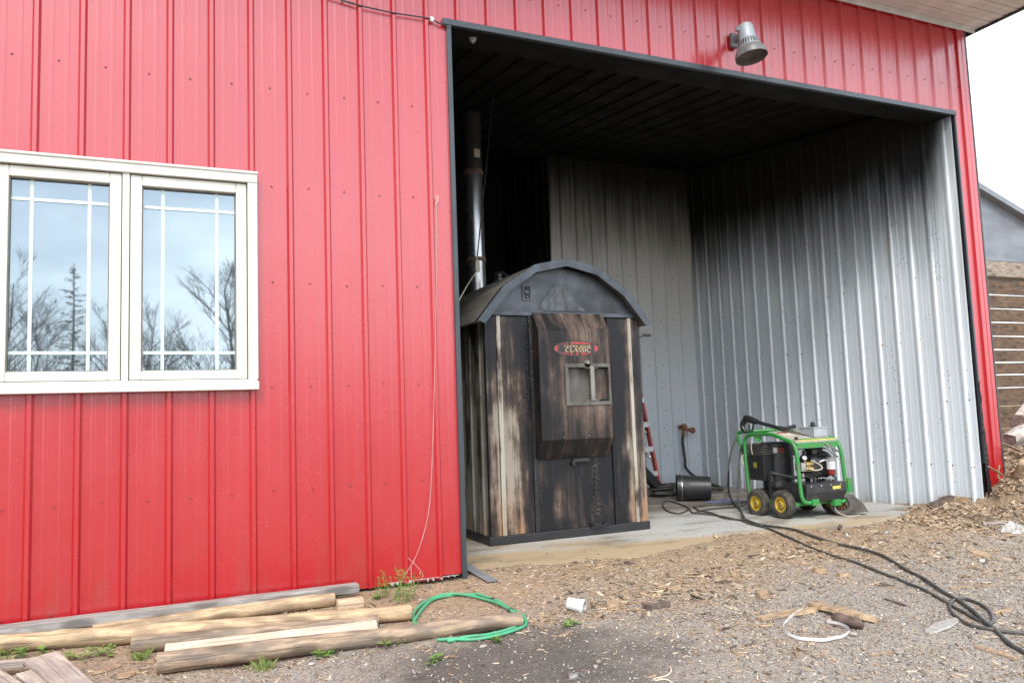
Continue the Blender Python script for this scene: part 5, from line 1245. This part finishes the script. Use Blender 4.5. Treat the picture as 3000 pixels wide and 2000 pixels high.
splinter('wood_strip', sp((1940, 255), (2030, 245), (2130, 240)), .040, .018, M['fwoodgrey'], 'whitish split slat beside the plastic film')
splinter('wood_chunk', sp((1840, 470), (1900, 490), (1960, 525)), .080, .014, M['splinter'], 'flat tan chip alone on the slope at the right')
splinter('wood_chunk', sp((540, 640), (580, 650), (620, 640)), .060, .03, M['splinter'], 'orange wood chunk between the hoses and the strap')
splinter('wood_chunk', sp((735, 672), (775, 680), (820, 678)), .052, .02, M['splinter'], 'square tan offcut right of the orange chunk')
splinter('wood_strip', sp((260, 550), (380, 570), (500, 585)), .016, .008, M['splinter'], 'thin tan stick on the chips below the cord')
splinter('wood_strip', sp((1580, 285), (1640, 268), (1695, 255)), .030, .010, M['splinter'], 'tan splinter with a dark end on the right slope')
splinter('wood_strip', sp((1120, 875), (1200, 900), (1300, 935)), .016, .008, M['bark'], 'dark thin stick above the branch with the stub')
splinter('wood_strip', sp((590, 400), (650, 410), (715, 425)), .030, .016, M['splinter'], 'orange-brown splinter between the two long hoses')
splinter('bark_slab', s7((1110, 960), (1210, 945), (1310, 925)), .055, .022, M['bark'], 'brown bark slab right of the foam cup', 'bark')
splinter('wood_chunk', s7((790, 940), (840, 945), (895, 930)), .075, .035, M['splinter'], 'tan split chunk just right of the foam cup')
splinter('wood_chunk', s7((1320, 800), (1355, 785), (1385, 760)), .060, .012, M['splinter'], 'tan leaf-shaped chip above the bark slab')
splinter('wood_strip', s7((1740, 495), (1780, 475), (1820, 458)), .018, .008, M['splinter'], 'tan stick near the slab edge')
splinter('wood_strip', s7((1820, 620), (1860, 690), (1925, 720)), .018, .010, M['splinter'], 'crooked tan twig in the thick chips')
splinter('wood_strip', s7((1690, 740), (1760, 738), (1830, 728)), .024, .012, M['bark'], 'dark bark strip in the thick chips')
splinter('wood_chunk', s7((2060, 865), (2090, 860), (2120, 835)), .050, .030, M['splinter'], 'tan block-like chip left of the white strap area')
splinter('wood_strip', s7((395, 1182), (450, 1165), (505, 1140)), .012, .006, M['splinter'], 'thin tan stick below the small weed')
splinter('wood_strip', s7((940, 565), (975, 575), (1010, 582)), .03, .012, M['bark'], 'small black bark strip lying alone on the bare dirt')
splinter('bark_slab', sp((1490, 110), (1580, 80), (1680, 30)), .10, .03, M['bark'], 'ragged bark strip at the foot of the side wall', 'bark')
splinter('wood_strip', sp((740, 260), (752, 275), (735, 285), (750, 300)), .020, .02, M['bark'], 'small curled black strip on the dirt near the slab edge')
splinter('wood_strip', [ZL(780, 965), ZL(900, 925), ZL(1040, 885)], .030, .010, M['splinter'], 'tan strip in front of the nearest pole end')
splinter('wood_chunk', [ZL(1010, 975), ZL(1070, 965), ZL(1130, 935)], .07, .008, M['splinter'], 'flat tan chip by the left end of the nearest pole')
splinter('wood_strip', [ZL(1060, 860), ZL(1180, 865), ZL(1330, 862)], .014, .006, M['splinter'], 'thin tan stick touching the left end of the nearest pole')

# ------------------------------------------------------------------ litter nobody could count
def litter(name, N, samp, size, cols, mat, label, cat, lmin=1.2, lmax=4., thick=.22, tilt=.35):
    P = np.array([samp() for _ in range(N)]); k = len(P)
    ang = rng.uniform(0, 2*math.pi, k); s = np.minimum(size[0]*np.exp(rng.normal(0, size[1], k)), size[0]*2.0); asp = rng.uniform(lmin, lmax, k)
    ta, tb = rng.normal(0, tilt, k), rng.normal(0, tilt, k)
    base = np.array([(-1, -1, 0), (1, -.8, 0), (.8, 1, 0), (-1, .7, 0), (-.8, -.8, 1), (.75, -.7, 1), (.7, .75, 1), (-.7, .6, 1)], float)
    V = np.repeat(base[None], k, 0)*(1+rng.normal(0, .16, (k, 8, 3)))
    V[:, :, 0] *= (s*asp)[:, None]*.5; V[:, :, 1] *= s[:, None]*.5; V[:, :, 2] *= (s*thick)[:, None]
    V[:, :, 2] += V[:, :, 0]*np.tan(np.clip(ta*.6, -.8, .8))[:, None]+V[:, :, 1]*np.tan(np.clip(tb, -.8, .8))[:, None]
    c, sn_ = np.cos(ang)[:, None], np.sin(ang)[:, None]
    x = V[:, :, 0]*c-V[:, :, 1]*sn_; y = V[:, :, 0]*sn_+V[:, :, 1]*c
    V[:, :, 0] = x+P[:, 0:1]; V[:, :, 1] = y+P[:, 1:2]; V[:, :, 2] += P[:, 2:3]
    F = np.array([(0, 3, 2, 1), (4, 5, 6, 7), (0, 1, 5, 4), (1, 2, 6, 5), (2, 3, 7, 6), (3, 0, 4, 7)])
    faces = (F[None]+(np.arange(k)*8)[:, None, None]).reshape(-1, 4)
    me = bpy.data.meshes.new(name); me.vertices.add(k*8); me.vertices.foreach_set('co', V.reshape(-1))
    nf = len(faces); me.loops.add(nf*4); me.loops.foreach_set('vertex_index', faces.reshape(-1).astype(np.int32))
    me.polygons.add(nf); me.polygons.foreach_set('loop_start', np.arange(0, nf*4, 4, dtype=np.int32)); me.polygons.foreach_set('loop_total', np.full(nf, 4, dtype=np.int32))
    me.update(calc_edges=True); me.validate()
    ca_ = me.attributes.new('col', 'FLOAT_COLOR', 'POINT'); pal_ = np.array(cols); ci = rng.integers(0, len(pal_), k)
    cc_ = pal_[ci]*rng.uniform(.75, 1.2, (k, 1)); cc_ = np.concatenate([cc_, np.ones((k, 1))], 1)
    ca_.data.foreach_set('color', np.repeat(cc_, 8, 0).reshape(-1).astype(np.float32))
    me.materials.append(mat); o = bpy.data.objects.new(name, me); COL.objects.link(o)
    return tag(o, label, cat, kind='stuff')
def inframe(x, y, z):
    d = Vector((x, y, z))-CAM; w = d.dot(FW); return w > .3 and abs(d.dot(RT))/w < .78 and abs(d.dot(UP))/w < .6
def sampler(dens, x0=-1.2, x1=9.6, y0=-3.6, y1=.9, slab=False):
    def f():
        while True:
            x, y = random.uniform(x0, x1), random.uniform(y0, y1)
            if x < 2.5 and y > -.03: continue
            if x > 7.64 and x < 7.93 and y > -.03: continue
            z = gz(x, y)
            if 2.5 < x < 7.66 and y > edge_y(x)-.03:
                if random.random() > .012: continue
                z = .001
            if not inframe(x, y, z): continue
            if random.random() < dens(x, y): return (x, y, z)
    return f
cl_n = lambda x, y, s, o: mnoise.noise((x*s+o, y*s, o))
def d_chip(x, y):
    q = .30+.9*max(0, cl_n(x, y, .9, 2.2)) + .5*max(0, cl_n(x, y, 3, 9))
    if x > 5.6: q += .55
    band = math.exp(-((y+.99-(x-2.87)*.255)/.22)**2)*(1 if 2.5 < x < 5.4 else .1)   # the raked drift in front of the bay
    q += 1.1*band
    if y < -1.1 and x < 3.0: q *= .45
    q *= 1-.7*math.exp(-(((x-2.25)/.8)**2+((y+1.55)/.5)**2))
    return q*.6
def d_grav(x, y):
    q = .06+.9*min(1, max(0, (-y-.6)/.9))
    if x > 5.5: q *= .5
    q *= 1-.85*math.exp(-(((x-2.25)/.8)**2+((y+1.55)/.5)**2))
    return q*(.6+.8*max(0, cl_n(x, y, 1.2, 5)))*.8
TAN = [(.42, .28, .165), (.34, .22, .13), (.47, .335, .205), (.28, .18, .108), (.22, .148, .093), (.54, .43, .31), (.13, .088, .060), (.37, .285, .205)]
GREY = [(.44, .41, .375), (.29, .25, .215), (.22, .19, .165), (.34, .30, .26), (.17, .145, .125), (.38, .335, .285), (.29, .235, .185), (.12, .104, .092), (.24, .225, .215)]
litter('wood_chips', 42000, sampler(d_chip), (.0048, .42), TAN, M['chip'], 'fine tan wood chips strewn over the yard', 'wood chips', 1.6, 7., .30, .35)
litter('bark_chips', 2100, sampler(lambda x, y: max(0, d_chip(x, y)-.22)*(1 if x < 5.6 else .8)), (.0125, .45), TAN+[(.08, .055, .04), (.10, .07, .05)], M['chip'], 'larger chips and bark flakes strewn over the yard', 'wood chips', 1.4, 6.5, .22, .3)
litter('gravel', 22000, sampler(d_grav), (.0055, .36), GREY, M['stone'], 'grey gravel of the drive in the foreground', 'gravel', 1.0, 1.7, .55, .4)
litter('pebbles', 260, sampler(lambda x, y: .3), (.017, .32), GREY, M['stone'], 'scattered grey pebbles in the dirt', 'pebbles', 1.0, 1.7, .5, .3)
def s_mound():
    while True:
        x, y = random.gauss(7.6, .75), random.gauss(.0, .45)
        if y > -.05 and 7.62 < x < 7.93: continue
        if x < 7.64 and y > .62: continue
        if x < 6.6 or (x < 7.25 and y > .25): continue
        z = gz(x, y)
        if 2.5 < x < 7.66 and y > edge_y(x): z = max(z, 0.004)
        if inframe(x, y, z): return (x, y, z)
litter('bark_drift', 5000, s_mound, (.0125, .48), TAN, M['chip'], 'drift of bark and chips heaped round the right corner of the barn', 'bark chips', 1.5, 6, .25, .5)

# ------------------------------------------------------------------ weeds
def weed(name, u, v, kind, label, s=1.0):
    p = GR(u, v); t = T(name, (p.x, p.y, gz(p.x, p.y)), label, 'weed' if kind != 'grass' else 'grass')
    rnd = random.Random(int(u*7+v))
    mb = MB(); st = MB()
    base = Vector((p.x, p.y, gz(p.x, p.y)))
    if kind == 'grass':
        for k in range(70):
            a = rnd.uniform(0, 6.28); rr_ = rnd.uniform(0, .05)*s; b = base+Vector((rr_*math.cos(a), rr_*.7*math.sin(a), 0)); h = rnd.uniform(.02, .05)*s; l = Vector((rnd.gauss(0, .4), rnd.gauss(0, .4), 0)); w = Vector((math.cos(a+1.6), math.sin(a+1.6), 0))*.0016
            mb.add([b-w, b+w, b+l*h*.5+Vector((0, 0, h*.7))+w*.7, b+l*h*1.2+Vector((0, 0, h))], [(0, 1, 2), (0, 2, 3)])
        t.part('blades', mb, M['grass']); return
    stems = {'tall': 5, 'low': 3}[kind]
    for k in range(stems):
        a = rnd.uniform(0, 6.28); b = base+Vector((rnd.gauss(0, .03)*s, rnd.gauss(0, .02)*s, 0)); h = (rnd.uniform(.09, .17) if kind == 'tall' else rnd.uniform(.02, .05))*s
        top_ = b+Vector((rnd.gauss(0, .25)*h, rnd.gauss(0, .25)*h, h)); st.tube([b, (b+top_)/2+Vector((.004, 0, 0)), top_], [.0022, .0018, .001], 5)
        nl = 9 if kind == 'tall' else 5
        for j in range(nl):
            q = b.lerp(top_, .2+.8*j/nl); a += 2.4; L_ = (rnd.uniform(.022, .045) if kind == 'tall' else rnd.uniform(.025, .05))*s; wd = L_*(.11 if kind == 'tall' else .32)
            d = Vector((math.cos(a), math.sin(a), rnd.uniform(.2, .9) if kind == 'tall' else rnd.uniform(.0, .5))).normalized(); w = d.cross(Vector((0, 0, 1))).normalized()*wd
            mb.add([q, q+d*L_*.45+w, q+d*L_+Vector((0, 0, -L_*.12)), q+d*L_*.45-w], [(0, 1, 2, 3)])
    t.part('stems', st, M['leaf']); t.part('leaves', mb, M['leaf'])
wz = lambda x, y: Z6(x, y)
weed('weed', *wz(1105, 385), 'tall', 'leafy green weed at the wall foot, left of the twine', 1.0)
weed('weed', *wz(1200, 400), 'tall', 'leafy green weed at the wall foot under the twine end', 1.1)
weed('weed', *wz(1300, 410), 'tall', 'tallest leafy green weed at the wall foot, right of the twine', 1.25)
weed('weed', *wz(1240, 438), 'tall', 'short leafy weed in front of the wall-foot weeds', .7)
weed('weed', *wz(1055, 395), 'low', 'tiny weed left of the wall-foot weeds', .8)
weed('weed', *wz(1075, 578), 'low', 'small weed between the two pole ends', 1.0)
weed('weed', *wz(1215, 760), 'low', 'small broad-leaved weed against the front of the nearest pole', 1.0)
weed('weed', *wz(690, 850), 'low', 'broad-leaved weed in front of the nearest pole, further left', 1.1)
weed('weed', *wz(1515, 890), 'low', 'small weed alone on the dark gravel', 1.0)
weed('weed', *wz(1990, 740), 'low', 'tiny weed below the green tube', .8)
weed('weed', *wz(520, 590), 'low', 'tiny weed between the long poles', .6)
weed('weed', *Z7(500, 1090), 'low', 'low green weed below the foam cup', 1.1)
weed('weed', *ZL(210, 810), 'low', 'broad-leaved weed under the long pole at the far left', 1.2)
weed('weed', *ZL(820, 815), 'low', 'broad-leaved weed left of the short grey-brown pole', 1.2)
weed('weed', *ZL(600, 825), 'low', 'small weed above the pallet boards', .9)
weed('weed', *ZL(840, 765), 'low', 'small pale weed in the shade of the long pole', .8)
weed('weed', *ZL(20, 880), 'tall', 'light green weed at the left edge of the picture', .6)
weed('grass_tuft', *ZL(1215, 830), 'grass', 'grass tuft at the left end of the short grey-brown pole', 1.0)
weed('grass_tuft', *ZL(2270, 915), 'grass', 'grass tuft in front of the nearest pole', 1.2)
weed('grass_tuft', *ZL(1510, 745), 'grass', 'small grass tuft behind the left end of the fresh board', .6)

# ------------------------------------------------------------------ firewood by the corner, and the shed
def chunk(name, c, L_, w, h, yaw, pitch, mat, label, group, seed=0):
    rnd = random.Random(seed); k = 9; prof = [(math.cos(2*math.pi*i/k)*w*.5*(1+rnd.uniform(-.18, .18)), math.sin(2*math.pi*i/k)*h*.5*(1+rnd.uniform(-.25, .25))) for i in range(k)]
    mb = MB(); N = 8; vs = []
    for j in range(N+1):
        x = L_*(j/N-.5); e = 1-.12*abs(2*j/N-1)**3
        vs += [(x+(.03*rnd.uniform(-1, 1) if j in (0, N) else 0), a*e*(1+.06*mnoise.noise((x*9, a*20, seed))), b*e*(1+.08*mnoise.noise((x*9, b*20, seed+3)))) for a, b in prof]
    mb.add(vs, [(j*k+i, j*k+(i+1) % k, (j+1)*k+(i+1) % k, (j+1)*k+i) for j in range(N) for i in range(k)]+[tuple(range(k-1, -1, -1)), tuple(range(N*k, N*k+k))])
    o = mb.build(name, mat, smooth='auto'); o.location = c; o.rotation_euler = (rnd.uniform(0, 3), pitch, yaw); return tag(o, label, 'firewood', group)
FG = 'firewood heaped beyond the barn corner'
fw = [((3030, 1190), .95, .9, .24, .15, -.42, 'fwoodgrey', 'topmost rounded firewood log leaning down to the left'), ((3010, 1262), .85, .8, .23, .1, -.25, 'fwoodgrey', 'large pale grey log under the topmost log'), ((3000, 1318), .75, .6, .17, .2, -.1, 'bark', 'brown log under the large pale log'),
      ((3000, 1345), .6, .6, .12, .1, .05, 'fwoodgrey', 'whitish flat split log low in the heap'), ((2965, 1368), .5, .32, .10, .5, .1, 'fwood', 'short split log near the corner trim'), ((3000, 1400), .35, .4, .13, -.2, -.2, 'fwood', 'split log low at the right edge'), ((2985, 1428), .1, .35, .10, .25, .1, 'splinter', 'tan split log lying in front of the heap')]
for i, ((u, v), y, L_, w, yaw, pit, m, lb_) in enumerate(fw):
    chunk('firewood_log', PX(u, v, 1, y), L_, w, w*.8, yaw, pit, M[m], lb_, FG, i)
for i in range(14):
    x, y = random.uniform(8.75, 10.4), random.uniform(.7, 2.0); hgt = .8*math.exp(-((x-9.9)/.9)**2)
    chunk('firewood_log', (x, y, gz(x, y)+.05+random.random()*hgt), random.uniform(.4, .8), random.uniform(.12, .24), random.uniform(.10, .2), random.uniform(-.6, 1.0), random.uniform(-.35, .35), M[random.choice(('fwood', 'fwoodgrey', 'fwood', 'bark'))], 'split firewood log in the heap beyond the barn corner', FG, 40+i)
q = PX(2970, 1362, 1, -.05)
chunk('split_chunk', PX(2985, 1372, 1, -.2), .16, .06, .09, 1.2, .9, M['splinter'], 'upright tan chunk standing in the bark drift', None, 91)
for i, (a, b) in enumerate((((2895, 1368), (2935, 1392)), ((2930, 1363), (2926, 1398)), ((2938, 1300), (3010, 1330)), ((2960, 1385), (3010, 1360)))):
    A, B = PX(*a, 1, -.12), PX(*b, 1, -.10); lab_ = ('frayed tan splinter leaning on the red corner', 'upright tan splinter against the corner trim', 'long thin splinter across the firewood', 'tan splinter lying on the bark drift')[i]
    plank('wood_splinter', A, B, .022, .012, M['splinter'], lab_, 'splinter')
# shed
SY = 4.2
p1, p2 = PX(2855, 553, 1, SY), PX(3000, 640, 1, SY); slope_ = (p2.z-p1.z)/(p2.x-p1.x)
def roofz(x): return p1.z+slope_*(x-p1.x)
sx0 = p1.x-2.6; sx1 = p1.x+3.4; zl = PX(2940, 765, 1, SY).z; zb0 = PX(2940, 812, 1, SY).z
sh = T('plank_shed', (p1.x, SY, 0), 'brown plank shed with a dark gable beyond the barn corner', 'shed')
mb = MB(); P = [(sx0, zl), (sx1, zl), (sx1, roofz(sx1)-.05), (sx0, roofz(sx0)-.05)]
mb.add([(x, SY, z) for x, z in P]+[(x, SY+.03, z) for x, z in P], [(0, 1, 2, 3), (7, 6, 5, 4)]+[((i+1) % 4, i, 4+i, 4+(i+1) % 4) for i in range(4)]); sh.part('gable_sheet', mb, M['ply'])
mb = MB(); P = [(sx0, roofz(sx0)-.06), (sx1+.3, roofz(sx1+.3)-.06), (sx1+.3, roofz(sx1+.3)+.04), (sx0, roofz(sx0)+.04)]
mb.add([(x, SY-.15, z) for x, z in P]+[(x, SY+3, z) for x, z in P], [(0, 1, 2, 3), (7, 6, 5, 4)]+[((i+1) % 4, i, 4+i, 4+(i+1) % 4) for i in range(4)]); sh.part('roof', mb, M['ply'])
mb = MB(); mb.box(sx0, sx1, SY-.05, SY+.05, zb0, zl-.02); sh.part('beam', mb, M['shedbeam'], origin=None)
zz_ = [1215, 1138, 1088, 1050, 1006, 966, 922, 880, 838]
zl_ = [PX(2930, v_, 1, SY).z for v_ in (1255, 1190, 1136, 1098, 1062, 1025, 985, 945, 905, 865, 820)]
zl_ = [zl_[0]-.8, zl_[0]-.4]+zl_
for i, (a, b) in enumerate(zip(zl_, zl_[1:])):
    mb = MB(); g = .002+.006*random.random()+(.006 if i > 4 else 0); s_ = random.uniform(-.012, .012)
    vs = [(sx0, a+g-s_), (sx1, a+g+s_), (sx1, b-.002+s_), (sx0, b-.002-s_)]
    mb.add([(x, SY-.01, z) for x, z in vs]+[(x, SY+.015, z) for x, z in vs], [(0, 1, 2, 3), (7, 6, 5, 4)]+[((i_+1) % 4, i_, 4+i_, 4+(i_+1) % 4) for i_ in range(4)]); sh.part('board', mb, M['shedboard'])
for x in (sx0+.1, sx1-.1):
    mb = MB(); mb.box(x-.07, x+.07, SY+.03, SY+.17, -.05, zl); sh.part('post', mb, M['shedbeam'])

# ------------------------------------------------------------------ the wood behind the photographer, seen in the window glass
def mirror_spot(u, v, dist):
    D = FW + RT*((u-1500)/FPX) + UP*((1000-v)/FPX); h = math.hypot(D.x, D.y); D = D/h
    t0 = -CAM.y/D.y; Wp = CAM+D*t0; Mr = Vector((D.x, -D.y, D.z)); return Wp+Mr*dist
def branch(mb, p, d, L, r, lev, rnd, spread=.55):
    q = p+d*L*.5+Vector((rnd.gauss(0, .04), rnd.gauss(0, .04), 0))*L; e = q+(d+Vector((rnd.gauss(0, .12), rnd.gauss(0, .12), .08))).normalized()*L*.5
    mb.tube([p, q, e], [r, r*.8, r*.55], 4 if lev > 2 else 3, caps=False)
    if lev == 0: return
    for k in range(4 if lev > 1 else 3):
        t = rnd.uniform(.3, 1.0); s = p.lerp(e, t); a = Vector((rnd.gauss(0, 1), rnd.gauss(0, 1), rnd.gauss(0, .5))).normalized()
        nd = (d+a*spread*rnd.uniform(.7, 1.4)+Vector((0, 0, .18))).normalized(); branch(mb, s, nd, L*rnd.uniform(.5, .72), max(.006, r*.5), lev-1, rnd, spread)
def bare_tree(seed, H):
    rnd = random.Random(seed); tr, br = MB(), MB(); pts = [Vector((rnd.gauss(0, .02)*i, rnd.gauss(0, .02)*i, H*.92*i/8)) for i in range(9)]
    tr.tube(pts, [.13*H/9*(1-.1*i) for i in range(9)], 6)
    for k in range(15):
        t = rnd.uniform(.18, .97); i = int(t*8); p = pts[i].lerp(pts[min(8, i+1)], t*8-i); a = rnd.uniform(0, 6.28)
        d = Vector((math.cos(a)*.75, math.sin(a)*.75, .75)).normalized(); branch(br, p, d, H*.30*(1.1-t*.7), .03*(1.1-t)+.010, 3, rnd)
    return tr, br
def spruce(seed, H):
    rnd = random.Random(seed); tr, br = MB(), MB(); tr.tube([(0, 0, 0), (0, 0, H)], [.12, .015], 6)
    for k in range(150):
        t = rnd.uniform(.04, .98); z = H*t; L_ = (1-t)**.9*H*.25*rnd.uniform(.55, 1.15)+.10; a = rnd.uniform(0, 6.28); d = Vector((math.cos(a), math.sin(a), .15-.25*(1-t)))
        e = Vector((0, 0, z))+d*L_; br.tube([(0, 0, z), e], [.014, .004], 3, caps=False)
        for j in range(int(6+L_*9)):
            s = rnd.uniform(.15, 1); q = Vector((0, 0, z)).lerp(e, s); w = Vector((rnd.gauss(0, 1), rnd.gauss(0, 1), rnd.gauss(-.4, .5))).normalized(); l2 = rnd.uniform(.10, .30)*(1.1-.5*t)
            sd_ = w.cross(d).normalized()*.020; br.add([q-sd_, q+sd_, q+w*l2], [(0, 1, 2)])
    return tr, br
def plant(kind, seed, u, v, dist, label):
    tip = mirror_spot(u, v, dist); g = -.3; H = tip.z-g
    t = T('bare_tree' if kind == 'bare' else 'spruce_tree', (tip.x, tip.y, g), label, 'tree')
    a, b = bare_tree(seed, H) if kind == 'bare' else spruce(seed, H)
    a.build('trunk', M['twig'], t.e); b.build('crown', M['twig'] if kind == 'bare' else M['needle'], t.e)
plant('spruce', 3, 218, 770, 33, 'dark spruce across the yard, mirrored in the left window sash')
plant('bare', 5, 672, 735, 27, 'tall bare tree across the yard, mirrored at the right of the window')
plant('bare', 8, 30, 785, 31, 'bare tree across the yard, mirrored at the left of the window')
plant('bare', 12, 440, 880, 35, 'lower bare tree across the yard, mirrored beside the mullion')
plant('bare', 19, 110, 900, 36, 'small bare tree across the yard, mirrored left of the spruce')
plant('bare', 23, 320, 900, 35, 'small bare tree across the yard, mirrored right of the spruce')
plant('bare', 31, 740, 800, 30, 'bare tree across the yard, mirrored at the window edge')
mb = MB(); rnd = random.Random(77)
for k in range(900):
    x = rnd.uniform(-20, 18); y = rnd.uniform(-46, -31); H = rnd.uniform(2.2, 6.8)*(1 if rnd.random() < .6 else .6); p = Vector((x, y, -.3)); e = p+Vector((rnd.gauss(0, .25), rnd.gauss(0, .25), H))
    mb.tube([p, p.lerp(e, .5)+Vector((rnd.gauss(0, .1), 0, 0)), e], [.03, .02, .006], 3, caps=False)
    for j in range(14):
        t = rnd.uniform(.15, 1); s = p.lerp(e, t); a = rnd.uniform(0, 6.28); l2 = rnd.uniform(.3, 1.1)
        q = s+Vector((math.cos(a)*.6, math.sin(a)*.6, .8))*l2; mb.tube([s, q], [.012, .004], 3, caps=False)
        for i in range(3):
            w = s.lerp(q, rnd.uniform(.3, 1)); a += 2.1; mb.tube([w, w+Vector((math.cos(a)*.5, math.sin(a)*.5, .7))*l2*.5], [.008, .003], 3, caps=False)
tag(mb.build('brushwood', M['twig']), 'far thicket of bare brush across the yard behind the photographer', 'thicket', kind='stuff')
